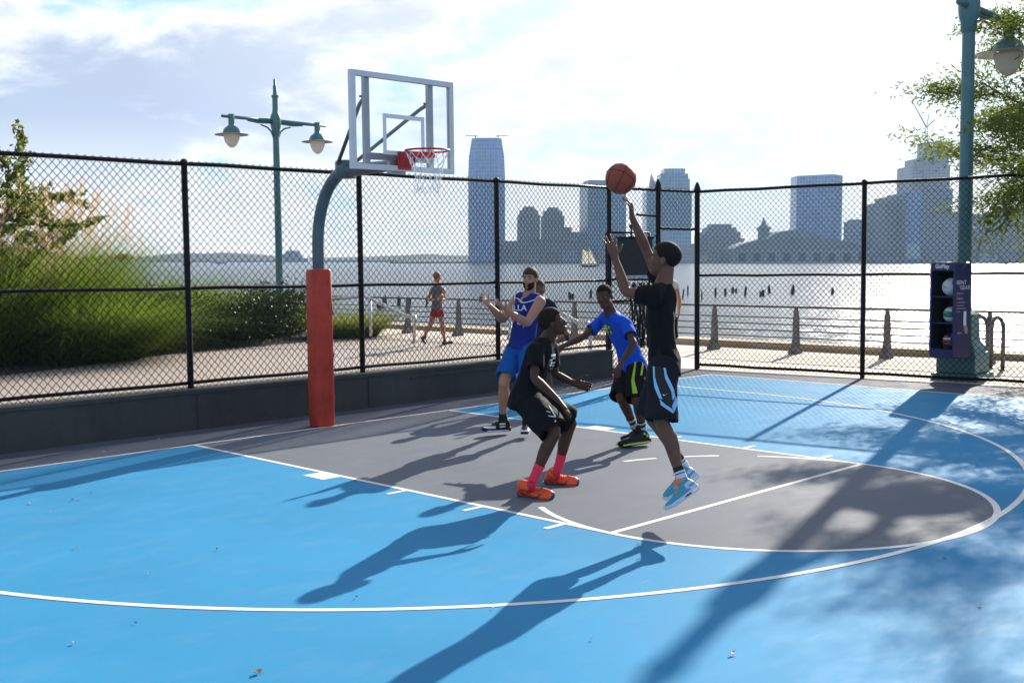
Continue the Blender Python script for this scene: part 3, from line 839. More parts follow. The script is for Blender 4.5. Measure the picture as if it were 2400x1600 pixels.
# 1 tall tapering tower
D = 1180
t, hw, hd, k = city("tower", "tall pale blue glass tower with tapering top, alone at the left of the city", "tower", 1099, 1184, D, GRP)
mb = MB(); sec = []
for v, a in ((617, 1.0), (418, 1.0), (372, 0.955), (331, 0.80)):
    w_ = hw * a; c_ = w_ * 0.62
    sec.append([(-w_, -c_, hgt(v, D)), (-c_, -w_ * 1.05, hgt(v, D)), (c_, -w_ * 1.05, hgt(v, D)), (w_, -c_, hgt(v, D)), (w_, c_, hgt(v, D)), (c_, w_, hgt(v, D)), (-c_, w_, hgt(v, D)), (-w_, c_, hgt(v, D))])
mb.rings(sec); mb.build("tower_body", BLUEGL, t)
mb = MB()
for s in (-1, 1): mb.rings([[(s * hw * 0.28 + x, -hw * a - 0.5 + y, hgt(v, D)) for x, y in ((-2.2, 0), (2.2, 0), (2.2, 3), (-2.2, 3))] for v, a in ((440, 1.06), (345, 0.87))])
mb.build("facade_fin", PALEGL, t)
mb = MB()
for s in (-1, 1):
    x = s * hw * 0.62; z = hgt(331, D)
    mb = MB().tube([(x, 0, z - 1), (x, 0, z + 4.5)], 0.5, 6); mb.tube([(x - 3 * s, 0, z + 3.2), (x + 10 * s, 0, z + 4.0)], 0.35, 6)
    mb.build("roof_crane", CRANEM, t)
# 2, 3 twin stone blocks
D = 1230
for u0, u1, vt, lab in ((1212, 1265, 486, "left one of the two round topped grey blocks beside the tall tower"), (1268, 1321, 488, "right one of the two round topped grey blocks, with steps down to the right")):
    t, hw, hd, k = city("apartment_block", lab, "building", u0, u1, D, GRP)
    block(t, "wall", STONEF, -hw, hw, -hw, hw, 0, hgt(vt + 20, D))
    block(t, "crown", STONEF, -hw * 0.82, hw * 0.82, -hw * 0.8, hw * 0.8, hgt(vt + 20, D), hgt(vt + 9, D))
    block(t, "roof", ROOFM, -hw * 0.6, hw * 0.6, -hw * 0.6, hw * 0.6, hgt(vt + 9, D), hgt(vt, D), top=(0.7, 0.7))
    if u0 > 1250:
        block(t, "side_wing", STONEF, hw, hw * 1.65, -hw * 0.8, hw * 0.8, 0, hgt(534, D))
        block(t, "side_wing", STONEF, hw * 1.65, hw * 2.4, -hw * 0.8, hw * 0.8, 0, hgt(545, D))
D = 1160
t, hw, hd, k = city("long_building", "long low grey building at the foot of the twin blocks across the river", "building", 1180, 1372, D, GRP, depth=20)
block(t, "wall", GREYF, -hw, hw, -20, 20, 0, hgt(566, D))
block(t, "roof", ROOFM, -hw * 0.5, hw * 0.3, -14, 14, hgt(566, D), hgt(561, D))
# 5 dark blue tower behind the fence post
D = 1200
t, hw, hd, k = city("tower", "flat topped deep blue glass tower rising behind the sail boat", "tower", 1364, 1458, D, GRP, yaw=8)
block(t, "tower_body", TEALGL, -hw * 0.96, hw * 0.96, -hw, hw, 0, hgt(434, D))
block(t, "roof_screen", GREYF, -hw * 0.85, hw * 0.7, -hw * 0.7, hw * 0.7, hgt(434, D), hgt(427, D))
# 6 stepped teal tower with a spire
D = 1220
t, hw, hd, k = city("tower", "stepped teal glass tower with a thin spire beside it, behind the shooting player", "tower", 1506, 1612, D, GRP)
block(t, "tower_body", TEALGL, -hw * 0.95, hw, -hw * 0.8, hw * 0.8, 0, hgt(452, D))
block(t, "upper_tier", TEALGL, -hw * 0.42, hw * 0.92, -hw * 0.72, hw * 0.72, hgt(452, D), hgt(424, D))
block(t, "upper_tier", TEALGL, -hw * 0.34, hw * 0.86, -hw * 0.65, hw * 0.65, hgt(424, D), hgt(412, D))
block(t, "crown", PALEGL, -hw * 0.16, hw * 0.74, -hw * 0.55, hw * 0.55, hgt(412, D), hgt(400, D))
MB().tube([(-hw * 0.62, 0, hgt(452, D)), (-hw * 0.62, 0, hgt(430, D)), (-hw * 0.66, 0, hgt(410, D))], [4.2, 3.0, 0.3], 6).build("spire", CRANEM, t)
# 7 low blocks seen through the gateway
D = 1150
t, hw, hd, k = city("office_block", "teal fronted low block seen through the open gateway", "building", 1560, 1618, D, GRP, depth=25)
block(t, "wall", TEALGL, -hw, hw * 0.7, -20, 20, 0, hgt(548, D)); block(t, "podium", BRICKF, -hw, hw, -26, 22, 0, hgt(580, D))
t, hw, hd, k = city("warehouse", "brownish warehouse with a sandy base seen through the open gateway", "building", 1618, 1650, D, GRP, depth=25)
block(t, "wall", BRICKF, -hw, hw, -20, 20, 0, hgt(572, D)); block(t, "upper_tier", GREYF, -hw * 0.2, hw, -15, 15, hgt(572, D), hgt(552, D)); block(t, "podium", mat("sandy_wall", (0.34, 0.28, 0.2), 0.8, scale=0.1), -hw * 0.9, hw * 0.9, -23, -20, 0, hgt(600, D))
# 8 dome shaped apartment block
D = 1210
t, hw, hd, k = city("apartment_block", "grey block with a rounded stepped roofline just right of the gateway", "building", 1640, 1735, D, GRP, depth=26)
for v0, v1, a in ((617, 560, 1.0), (560, 545, 0.86), (545, 535, 0.7), (535, 527, 0.5)):
    block(t, "tier", STONEF, -hw * a - 2, hw * a - 2, -26 * a, 26 * a, hgt(v0, D) if v0 < 617 else 0, hgt(v1, D))
# 9 ferry terminal with clock tower and curved shed roof
D = 1140
t, hw, hd, k = city("ferry_terminal", "old ferry terminal with a small clock tower and long curved roof on the far bank", "building", 1700, 2010, D, GRP, depth=30)
block(t, "wall", GREYF, -hw, hw, -30, 30, 0, hgt(585, D))
def vault(x0, x1, z0, z1, d):
    return MB().rings([[((x0 + x1) / 2 + (x1 - x0) / 2 * math.cos(q), y, z0 + (z1 - z0) * math.sin(q)) for q in np.linspace(0, PI, 17)] for y in (-d, d)])
vault(-hw * 0.55, hw * 0.45, hgt(585, D), hgt(541, D), 26).build("roof", COPPER, t)
vault(-hw * 0.98, hw * 0.98, hgt(590, D), hgt(558, D), 29).build("roof", ROOFM, t)
mb = MB(); xt = (1787 - 1855) * k
mb.box((xt - 4.5, -6, hgt(590, D)), (xt + 4.5, 6, hgt(535, D))); mb.box((xt - 6, -7, hgt(540, D)), (xt + 6, 7, hgt(534, D)))
mb.rings([[(xt + x * a, y * a, z) for x, y in ((-5, -5), (5, -5), (5, 5), (-5, 5))] for a, z in ((1, hgt(534, D)), (0.5, hgt(528, D)), (0.08, hgt(512, D)))])
mb.build("clock_tower", COPPER, t)
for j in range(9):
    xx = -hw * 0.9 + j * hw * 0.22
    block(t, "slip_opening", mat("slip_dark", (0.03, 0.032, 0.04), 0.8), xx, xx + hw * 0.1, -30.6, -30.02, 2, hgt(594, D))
# 10 blue slab tower
D = 1250
t, hw, hd, k = city("tower", "flat topped blue glass slab standing alone above the far sideline fence", "tower", 1869, 1974, D, GRP)
mb = MB(); x0, xm, x1 = -hw, hw * 0.35, hw
mb.rings([[(x0, 12, z0), (xm, -14, z0), (x1, 8, z0), (x1, 40, z0), (x0, 40, z0)] for z0 in (0, hgt(413, D))])
mb.build("tower_body", BLUEGL, t)
mb = MB(); mb.rings([[(x0 * 1.003, 11.7, z0), (xm, -14.4, z0), (x1 * 1.003, 7.7, z0), (x1 * 1.003, 40.3, z0), (x0 * 1.003, 40.3, z0)] for z0 in (hgt(434, D), hgt(433, D))])
mb.build("parapet_band", PALEGL, t)
# 11
D = 1230
t, hw, hd, k = city("apartment_block", "small pale block between the blue slab and the fence post", "building", 1980, 2024, D, GRP)
block(t, "wall", PALEGL, -hw, hw, -hw, hw, 0, hgt(521, D)); block(t, "roof", ROOFM, -hw * 0.7, hw * 0.6, -hw * 0.6, hw * 0.6, hgt(521, D), hgt(516, D))
# 12 stepped wide building
D = 1170
t, hw, hd, k = city("stepped_building", "broad grey blue building stepping up towards its right, left of the lamp post", "building", 2048, 2238, D, GRP, depth=34)
for u0, u1, vt, m_ in ((2048, 2090, 478, GREYF), (2066, 2096, 465, STONEF), (2094, 2130, 457, BLUEGL), (2130, 2200, 448, GREYF), (2200, 2222, 500, GREYF), (2222, 2240, 540, GREYF)):
    block(t, "tier", m_, (u0 - 2143) * k, (u1 - 2143) * k, -30, 30, 0, hgt(vt, D))
for u0, u1 in ((2096, 2130),): block(t, "glass_hall", mat("bright_glazing", (0.30, 0.42, 0.46), 0.15, var=0.2, scale=0.2), (u0 - 2143) * k, (u1 - 2143) * k, -30.6, -30.02, hgt(606, D), hgt(574, D), top=(0.8, 1.0))
# 13 tower under construction with a crane
D = 1330
t, hw, hd, k = city("tower", "unfinished grey tower rising behind the stepped building", "tower", 2112, 2212, D, GRP)
block(t, "tower_body", STONEF, -hw, hw * 0.75, -hw, hw, 0, hgt(395, D))
block(t, "upper_tier", GREYF, -hw * 0.72, hw * 0.75, -hw * 0.8, hw * 0.8, hgt(395, D), hgt(378, D))
block(t, "bare_floors", STONEF, -hw * 0.18, hw * 0.95, -hw * 0.7, hw * 0.7, hgt(378, D), hgt(340, D))
cr = thing("tower_crane", "thin tower crane with raised jib on the unfinished tower", "crane")
cr.matrix_world = FAR @ Matrix.Translation((far_pt(2141, D)[0], D - hw - 3, 0))
zt, zm = hgt(310, D), hgt(380, D)
mb = MB()
for s in (-1, 1): mb.tube([(s * 1.3, 0, 10), (s * 1.3, 0, zt)], 0.35, 5)
for j in range(40): mb.tube([(-1.3 if j % 2 else 1.3, 0, 20 + (zt - 20) * j / 40), (1.3 if j % 2 else -1.3, 0, 20 + (zt - 20) * (j + 1) / 40)], 0.22, 4)
mb.build("mast", CRANEM, cr)
jx, jz = (2105 - 2141) * k, hgt(248, D)
mb = MB().tube([(0, 0, zt), (jx, 0, jz)], [0.9, 0.4], 5)
mb.tube([(0, 0, zt), (9, 0, zt + 9)], 0.6, 5); mb.tube([(0, 0, zt), (2.5, 0, zt + 16)], 0.4, 5); mb.tube([(2.5, 0, zt + 16), (jx, 0, jz)], 0.15, 4)
mb.build("jib", CRANEM, cr)
# 14, 15 blocks right of the lamp
D = 1190
for u0, u1, vt, m_, lab in ((2240, 2318, 505, GREYF, "grey block just right of the lamp post behind the tree"), (2318, 2430, 484, BRICKF, "brownish grey block at the far right behind the tree")):
    t, hw, hd, k = city("apartment_block", lab, "building", u0, u1, D, GRP)
    block(t, "wall", m_, -hw, hw * 0.98, -25, 25, 0, hgt(vt + 14, D)); block(t, "upper_tier", m_, -hw * 0.6, hw * 0.7, -18, 18, hgt(vt + 14, D), hgt(vt, D))

# low clutter along the waterfront
rl_ = np.random.default_rng(5)
for i, (u0, w_, vt) in enumerate(((1188, 26, 588), (1222, 40, 594), (1275, 30, 590), (1318, 34, 584), (1352, 22, 592), (1398, 40, 582), (1444, 30, 590), (1480, 26, 578), (1530, 34, 592), (1655, 30, 590), (1690, 20, 594), (2015, 30, 580), (2040, 22, 592), (2070, 34, 598), (2245, 30, 586), (2290, 40, 592), (2345, 34, 584))):
    D = 1128 + 3 * (i % 4)
    t, hw, hd, k = city("waterfront_building", "low hazy building at the water's edge under the far towers", "building", u0, u0 + w_, D, "low buildings along the far waterfront", depth=10)
    m_ = (GREYF, STONEF, BRICKF, PALEGL)[i % 4]
    block(t, "wall", m_, -hw, hw, -4, 8, 0, hgt(vt + 4, D)); block(t, "roof", ROOFM, -hw * 0.5, hw * 0.4, -2, 6, hgt(vt + 4, D), hgt(vt, D))
# ---- land strips
LANDM = mat("far_land", (0.055, 0.065, 0.060), 0.9, var=0.4, scale=0.02)
mb = MB()
xs_ = np.linspace(-120, 1500, 60)
mb.rings([[(x, 1120, -1), (x, 1121, 1.6), (x, 1500, 3.0), (x, 1500, -1)] for x in xs_])
s_ = mb.build("far_bank", LANDM); s_.matrix_world = FAR; s_['kind'] = 'structure'
mb = MB(); secs = []
for x in np.linspace(-1050, 10, 120):
    u = 1200 + x * 2673.7 / 1500
    e = 4 + 4 * math.exp(-((u - 400) / 90) ** 2) + 5 * math.exp(-((u - 520) / 110) ** 2) + 4 * math.exp(-((u - 1000) / 130) ** 2) + 1.5 * mnoise.noise(Vector((x * 0.03, 0, 0)))
    secs.append([(x, 1498, -1), (x, 1500, 2), (x, 1540, 2 + e), (x, 1700, 1 + e), (x, 1700, -1)])
mb.rings(secs)
s_ = mb.build("far_hills", LANDM); s_.matrix_world = FAR; s_['kind'] = 'structure'
D = 1490
t, hw, hd, k = city("harbour_building", "small grey peaked building far down the river left of the pole", "building", 655, 730, D)
block(t, "wall", GREYF, -hw, hw, -20, 20, 0, hgt(606, D)); block(t, "roof", ROOFM, -hw * 0.8, hw * 0.7, -18, 18, hgt(606, D), hgt(588, D), top=(0.45, 0.5)); MB().tube([(-hw * 0.25, 0, hgt(590, D)), (-hw * 0.25, 0, hgt(577, D))], 1.0, 5).build("mast", CRANEM, t)

# ---- sailing boat
SAIL = mat("cream_sail", (0.72, 0.64, 0.48), 0.7, var=0.1, scale=0.2, translucent=0.35)
SB = thing("sail_boat", "old sailing boat with cream sails out on the river", "sail boat")
D = 640
SB.matrix_world = FAR @ Matrix.Translation((far_pt(1380, D)[0], D, 0)) @ Matrix.Rotation(R_(12), 4, 'Z')
k = D / 2673.7
hl = []
for x, w_, z0, z1 in ((-4.6, 0.3, 0.6, 1.5), (-3.6, 1.1, 0.1, 1.3), (0, 1.5, -0.1, 1.05), (3.2, 1.0, 0.0, 1.25), (5.4, 0.1, 0.6, 1.6)):
    hl.append([(x, -w_, z1), (x, -w_ * 0.6, z0), (x, w_ * 0.6, z0), (x, w_, z1)])
MB().rings(hl).build("hull", mat("dark_hull", (0.03, 0.035, 0.045), 0.5), SB)
def sail(pts, b_):
    c = np.mean(pts, 0); mb_ = MB(); n = 9; P = []
    for i in range(n):
        for j in range(n):
            a, d_ = i / (n - 1), j / (n - 1)
            q = (1 - d_) * ((1 - a) * np.array(pts[0]) + a * np.array(pts[1])) + d_ * ((1 - a) * np.array(pts[3]) + a * np.array(pts[2]))
            q = q + np.array((0, b_ * math.sin(PI * a) * math.sin(PI * d_), 0)); P.append(q)
    mb_.add(P, [(i * n + j, (i + 1) * n + j, (i + 1) * n + j + 1, i * n + j + 1) for i in range(n - 1) for j in range(n - 1)])
    return mb_
sail([(-4.4, 0, 1.9), (-0.4, 0, 1.9), (-0.6, 0, 8.4), (-3.6, 0, 9.9)], 0.5).build("main_sail", SAIL, SB, smooth=True)
sail([(-0.2, 0.1, 2.2), (4.9, 0.1, 2.0), (0.4, 0.1, 10.0), (-0.3, 0.1, 10.4)], 0.6).build("fore_sail", SAIL, SB, smooth=True)
MB().tube([(-0.35, 0, 0.8), (-0.35, 0, 11.2)], 0.09, 6).build("mast", CRANEM, SB)
WB = thing("white_boat", "small white boat far off on the water beyond the left fence post", "boat")
WB.matrix_world = FAR @ Matrix.Translation((far_pt(518, 1000)[0], 1000, 0))
MB().rings([[(x, -w_, 2.2), (x, -w_ * .5, 0), (x, w_ * .5, 0), (x, w_, 2.2)] for x, w_ in ((-5, 1.5), (0, 2), (4, 1.2), (6, .1))]).build("hull", ALU, WB)
MB().box((-3, -1.2, 2.2), (1.5, 1.2, 4.2), bev=0.3).build("cabin", ALU, WB)

# ---- old pier piles standing in the river
PILE = mat("wet_pile_wood", (0.012, 0.012, 0.012), 0.6, var=0.5, scale=3)
PL = [(1717, 676, 8), (1700, 683, 6), (1746, 683, 5), (1788, 684, 9), (1803, 677, 7), (1857, 680, 9), (1951, 680, 7), (1677, 684, 5), (1612, 683, 4), (1336, 690, 9), (1384, 688, 7), (1126, 697, 8), (905, 700, 7), (935, 706, 9), (960, 704, 8), (888, 712, 10), (1000, 706, 6), (2390, 663, 3), (1645, 690, 4), (1600, 690, 4)]
for i, (u, v, w_) in enumerate(PL):
    f_ = 5.04 * 2673.7 / (v + 10 - 605.5); k = f_ / 2673.7
    o = bpy.data.objects.new("pier_pile", None); link(o)
    o.matrix_world = FAR @ Matrix.Translation(((u - 1200) * k, f_, 0)) @ Matrix.Rotation(i * 1.3, 4, 'Z')
    hh = (14 + (i * 37 % 11)) * k; rw = w_ * 0.5 * k
    mb = MB(); n = 8
    ln_ = 0.12 * math.sin(i * 2.7)
    mb.rings([[(rw * s * math.cos(2 * PI * q / n) * (1 + 0.2 * math.sin(q * 3 + i)) + ln_ * z, rw * s * math.sin(2 * PI * q / n) + ln_ * 0.3 * z, z) for q in range(n)] for z, s in ((-0.8, 1), (hh * 0.5, 0.95), (hh * 0.85, 0.8 + 0.3 * math.sin(i)), (hh, 0.35))])
    if i % 3 == 0: mb.rings([[(rw * 2.0 + rw * 0.7 * math.cos(2 * PI * q / n), rw * 0.7 * math.sin(2 * PI * q / n), z) for q in range(n)] for z in (-0.8, hh * 0.7)])
    mb.build("pile_wood", PILE, o)
    tag(o, "dark broken pile of an old pier sticking out of the river", "pile", "old pier piles in the river")

# ---- haze over river and city
hz = bpy.data.materials.new("haze"); hz.use_nodes = True
for n in list(hz.node_tree.nodes):
    if n.type == 'BSDF_PRINCIPLED': hz.node_tree.nodes.remove(n)
pv = hz.node_tree.nodes.new('ShaderNodeVolumePrincipled')
pv.inputs['Color'].default_value = (0.52, 0.74, 1.0, 1); pv.inputs['Density'].default_value = 0.00021; pv.inputs['Anisotropy'].default_value = 0.0
hz.node_tree.links.new(pv.outputs[0], hz.node_tree.nodes['Material Output'].inputs['Volume'])
hb = MB().box((-1850, -1850, -60), (1850, 1850, 260)).build("haze", hz); hb['kind'] = 'stuff'


# ================================================================== PLANTS
def leafmat(name, c1, c2, tr=0.45, rough=0.5):
    m, nb, p = newmat(name)
    g = nb.n('ShaderNodeNewGeometry')
    c = nb.mix(g.outputs['Random Per Island'], c1, c2)
    nb.l(c, p.inputs['Base Color']); pset(p, rough=rough, spec=0.14)
    t_ = nb.n('ShaderNodeBsdfTranslucent'); nb.l(nb.mix(0.5, c, tuple(min(1, x * 1.8) for x in c2)), t_.inputs[0])
    mx = nb.n('ShaderNodeMixShader'); mx.inputs[0].default_value = tr
    nb.l(p.outputs[0], mx.inputs[1]); nb.l(t_.outputs[0], mx.inputs[2]); nb.l(mx.outputs[0], m.node_tree.nodes['Material Output'].inputs[0])
    return m


GRASSM = leafmat("grass_blades", (0.020, 0.052, 0.006), (0.15, 0.22, 0.024), 0.5)
DRYM = leafmat("dry_grass", (0.20, 0.14, 0.05), (0.34, 0.26, 0.12), 0.4, 0.7)
PLUMEM = leafmat("grass_plume", (0.34, 0.22, 0.11), (0.56, 0.42, 0.26), 0.5, 0.9)
HEDGEM = leafmat("hedge_leaves", (0.006, 0.014, 0.005), (0.032, 0.058, 0.014), 0.25)
LOCUSTM = leafmat("locust_leaves", (0.040, 0.068, 0.012), (0.125, 0.160, 0.026), 0.5)
OAKM = leafmat("broad_leaves", (0.040, 0.075, 0.012), (0.14, 0.175, 0.030), 0.5)
YELM = leafmat("turning_leaves", (0.22, 0.17, 0.02), (0.40, 0.30, 0.05), 0.45)
BARK = mat("bark", (0.055, 0.045, 0.038), 0.9, var=0.4, scale=14, bump=0.6, bscale=50)


def blades(n, root, spread, length, lean, width, droop, seed, segs=5, zvar=0.0):
    """arching grass blades as ribbons; root (n,3) if given else disc of radius spread"""
    r = np.random.default_rng(seed)
    a = r.uniform(0, 2 * np.pi, n); rad = spread[0] * np.sqrt(r.uniform(0, 1, n))
    B = np.stack([rad * np.cos(a), rad * np.sin(a) * spread[1] / spread[0], np.zeros(n)], -1) + np.array(root)
    out = a + r.normal(0, 0.55, n)
    L = length * r.uniform(0.55, 1.1, n); ln = lean * (0.25 + rad / spread[0]) * r.uniform(0.3, 1.4, n)
    t = np.linspace(0, 1, segs)[None, :]
    dr = droop * r.uniform(0.4, 1.6, n)[:, None]
    hor = (ln[:, None] * t + dr * t ** 2.6 * 0.6) * L[:, None]
    z = L[:, None] * (t - dr * 0.45 * t ** 2.4)
    P = np.stack([B[:, :1] + np.cos(out)[:, None] * hor, B[:, 1:2] + np.sin(out)[:, None] * hor, B[:, 2:3] + z], -1)
    tw = r.uniform(0, np.pi, n)
    sd = np.stack([np.cos(tw), np.sin(tw), np.zeros(n)], -1)[:, None, :]
    wd = width * r.uniform(0.6, 1.3, n)[:, None, None] * (1 - t ** 1.5 * 0.92)[..., None]
    V = np.stack([P - sd * wd, P + sd * wd], 2).reshape(-1, 3)
    b0 = (np.arange(n)[:, None] * segs + np.arange(segs - 1)[None]) * 2
    Fq = np.stack([b0, b0 + 1, b0 + 3, b0 + 2], -1).reshape(-1, 4)
    return V, Fq, P[:, -1]


def join(parts):
    V = []; F = []; k = 0
    for v, f in parts: V.append(v); F.append(f + k); k += len(v)
    return np.concatenate(V), np.concatenate(F)


def grass_clump(label, loc, spread, height, n, seed, plumes=0, dry=0.0, lean=0.55, droop=0.7):
    t = thing("ornamental_grass", label, "grass clump", loc, group="clumps of tall grass beyond the fence")
    V, F, tips = blades(int(n * (1 - dry)), (0, 0, 0), spread, height, lean, 0.0115, droop, seed)
    V2, F2, _ = blades(int(n * 0.45), (0, 0, 0), (spread[0] * 1.05, spread[1] * 1.05), height * 0.55, lean * 1.2, 0.0115, droop * 1.2, seed + 1)
    raw_mesh("blades", *join([(V, F), (V2, F2)]), GRASSM, t)
    if dry:
        V, F, _ = blades(int(n * dry), (0, 0, 0), spread, height * 0.95, lean, 0.009, droop, seed + 2)
        raw_mesh("dry_blades", V, F, DRYM, t)
    if plumes:
        V, F, tips = blades(plumes, (0, 0, 0), (spread[0] * 0.9, spread[1] * 0.9), height * 1.18, lean * 0.55, 0.004, 0.25, seed + 3)
        r = np.random.default_rng(seed + 4); k = 26
        tp = np.repeat(tips, k, 0); s = r.uniform(0, 1, len(tp))[:, None]
        d = r.normal(0, 1, (len(tp), 3)); d[:, 2] = np.abs(d[:, 2]) * 0.6
        base = tp - np.array([0, 0, 1]) * s * 0.34 + r.normal(0, 0.012, (len(tp), 3))
        tip = base + d * 0.045 + np.array([0.03, -0.02, 0.05]); side = np.cross(d, (0, 0, 1.0)); side /= np.linalg.norm(side, axis=1, keepdims=True) + 1e-6
        Vp = np.stack([base - side * .003, base + side * .003, tip + side * .0045, tip - side * .0045], 1).reshape(-1, 3)
        Fp = np.arange(len(Vp)).reshape(-1, 4)
        raw_mesh("plumes", *join([(V, F), (Vp, Fp)]), PLUMEM, t)
    return t


grass_clump("huge clump of tall grass with tan plumes filling the left edge behind the fence", (0.35, 13.2, -0.01), (2.6, 2.2), 3.05, 12000, 11, plumes=1200, dry=0.05, lean=0.42, droop=0.55)
grass_clump("rounded green grass clump arching out over the paving at the left", (2.2, 11.3, -0.01), (1.1, 1.0), 1.85, 7500, 21, dry=0.04, lean=0.62, droop=0.95)
grass_clump("wide feathery grass clump left of the tall fence post", (4.3, 14.7, -0.01), (2.0, 1.5), 2.2, 6500, 31, dry=0.03, lean=0.6, droop=0.8)
grass_clump("low yellowish grass clump at the foot of the far lamp", (8.2, 15.2, -0.01), (1.7, 1.2), 1.5, 4200, 41, dry=0.3, lean=0.6, droop=0.8)
grass_clump("small yellowing grass tuft beside the sloping handrail", (9.55, 12.4, -0.01), (0.75, 0.7), 0.95, 2000, 51, dry=0.35, lean=0.7, droop=0.8)


def leaves(centres, dirs, size, aspect, seed, fold=0.0):
    """leaf-sized quads (pointed at both ends) at the given places"""
    r = np.random.default_rng(seed); n = len(centres)
    d = dirs / (np.linalg.norm(dirs, axis=1, keepdims=True) + 1e-9)
    q = r.normal(0, 1, (n, 3)); s = np.cross(d, q); s /= np.linalg.norm(s, axis=1, keepdims=True) + 1e-9
    L = size * r.uniform(0.6, 1.3, n)[:, None]; w = L * aspect
    V = np.stack([centres - d * L / 2, centres + s * w / 2, centres + d * L / 2, centres - s * w / 2], 1).reshape(-1, 3)
    return V, np.arange(4 * n).reshape(-1, 4)


def hedge(label, loc, rx_, ry_, h, n, seed, rz=0.0):
    t = thing("hedge", label, "hedge", loc, rz)
    r = np.random.default_rng(seed)
    cl = 120
    cc = np.stack([r.uniform(-rx_, rx_, cl), r.uniform(-ry_, ry_, cl), h * np.sqrt(r.uniform(0.02, 1, cl)) * 0.82], -1)
    cc[:, 2] *= 0.86 + 0.2 * np.sin(cc[:, 0] * 1.3 + seed)
    k = r.integers(0, cl, n)
    P = cc[k] + r.normal(0, 1, (n, 3)) * np.array([0.26, 0.24, 0.17])
    P[:, 2] = np.abs(P[:, 2])
    V, F = leaves(P, r.normal(0, 1, (n, 3)) + np.array([0, 0, 0.4]), 0.085, 0.5, seed + 1)
    raw_mesh("foliage", V, F, HEDGEM, t)
    m = MB()
    for i in range(14):
        x, y = r.uniform(-rx_ * .9, rx_ * .9), r.uniform(-ry_ * .7, ry_ * .7)
        m.tube([(x, y, -0.02), (x + r.normal(0, .1), y + r.normal(0, .1), h * 0.4), (x + r.normal(0, .25), y + r.normal(0, .2), h * 0.8)], [0.03, 0.02, 0.008], 5)
    m.build("stems", BARK, t)
    return t


hedge("dark clipped hedge running behind the paving to the left of the pole", (5.9, 12.45, -0.01), 2.1, 0.75, 1.45, 17000, 61, R_(12))
hedge("dark bushy shrub under the grass between fence post and hedge", (3.7, 12.0, -0.01), 0.95, 0.6, 1.25, 8000, 71, R_(15))
bedm = mat("bed_soil", (0.035, 0.028, 0.020), 0.95, var=0.4, scale=5)
bp = sheet("planting_bed", [(-6, 9.2), (-0.3, 9.3), (1.6, 9.9), (2.9, 11.0), (4.5, 11.3), (7.6, 11.75), (9.4, 12.1), (10.2, 13.2), (10.0, 22), (-6, 22)], 0.0, bedm)


def limb(m, p, d, L, r, depth, rs, tips, bend=0.25, gravity=0.0):
    pts = [Vector(p)]; rad = [r]; d = Vector(d).normalized(); n = 5
    for i in range(n):
        d = (d + Vector(rs.normal(0, bend * 0.5, 3)) + Vector((0, 0, gravity))).normalized()
        pts.append(pts[-1] + d * (L / n)); rad.append(r * (1 - 0.55 * (i + 1) / n))
        if depth <= 1: tips.append((pts[-1].copy(), d.copy()))
    m.tube(pts, rad, 6 if depth > 1 else 4)
    if depth > 0:
        for i in range(3 if depth > 1 else 4):
            k = 2 + i % (n - 1); k = min(k, n)
            q = Vector(rs.normal(0, 1, 3)); nd = (d + (q - d * q.dot(d)).normalized() * 0.95).normalized()
            limb(m, pts[k], nd, L * rs.uniform(0.5, 0.72), rad[k] * 0.62, depth - 1, rs, tips, bend, gravity)


def tree(label, loc, boughs, trunk_h, trunk_r, seed, lm, per_tip, leaf, asp, spray, second=None, frac=0.1, droop=-0.25, grav=0.0, depth=2):
    t = thing("tree", label, "tree", loc)
    rs = np.random.default_rng(seed)
    tm = MB(); tips = []
    tm.tube([(0, 0, -0.1), (0.02, 0.01, 0.3), (0.05, 0.0, trunk_h * 0.5), (0.0, 0.05, trunk_h)], [trunk_r * 1.35, trunk_r * 1.05, trunk_r * 0.9, trunk_r * 0.75], 12)
    for (z0, d, L) in boughs:
        limb(tm, (0, 0, z0), d, L, trunk_r * 0.5, depth, rs, tips, 0.3, grav)
    tm.build("trunk", BARK, t, smooth=True)
    P = np.array([p for p, _ in tips]); Dv = np.array([d for _, d in tips])
    n = len(P) * per_tip; k = np.repeat(np.arange(len(P)), per_tip)
    along = rs.uniform(-0.25, 1.0, n)[:, None]
    dd = Dv[k] + np.array([0, 0, droop]) * np.abs(along)
    C_ = P[k] + dd * along * spray + rs.normal(0, 1, (n, 3)) * np.array([0.34, 0.34, 0.16]) * spray * 0.75
    ld = Dv[k] * 0.8 + rs.normal(0, 0.6, (n, 3)) + np.array([0, 0, droop])
    V, F = leaves(C_, ld, leaf, asp, seed + 5)
    cut = int(n * (1 - (frac if second else 0)))
    if second:
        sel = rs.permutation(n); V4 = V.reshape(n, 4, 3)
        raw_mesh("crown", V4[sel[:cut]].reshape(-1, 3), np.arange(4 * cut).reshape(-1, 4), lm, t)
        raw_mesh("turning_leaves", V4[sel[cut:]].reshape(-1, 3), np.arange(4 * (n - cut)).reshape(-1, 4), second, t)
    else: raw_mesh("crown", V, F, lm, t)
    return t


# feathery tree at the right, trunk just outside the frame
tree("feathery green tree leaning in behind the lamp post at the right edge", (11.45, -6.25, -0.01),
     [(2.6, (0.4, 0.85, 0.40), 2.9), (2.8, (-0.50, 0.75, 0.42), 3.0), (2.9, (-0.05, 0.92, 0.45), 3.2), (3.2, (0.3, 0.7, 0.75), 3.0), (3.3, (-0.7, -0.2, 0.5), 2.4), (3.2, (0.8, -0.4, 0.5), 3.0), (2.9, (0.2, -0.9, 0.4), 2.6), (3.5, (0.1, 0.5, 0.9), 2.7), (2.9, (-0.6, 0.5, 0.4), 2.2)],
     3.6, 0.15, 81, LOCUSTM, 140, 0.088, 0.30, 0.62, droop=-0.15, grav=-0.02)
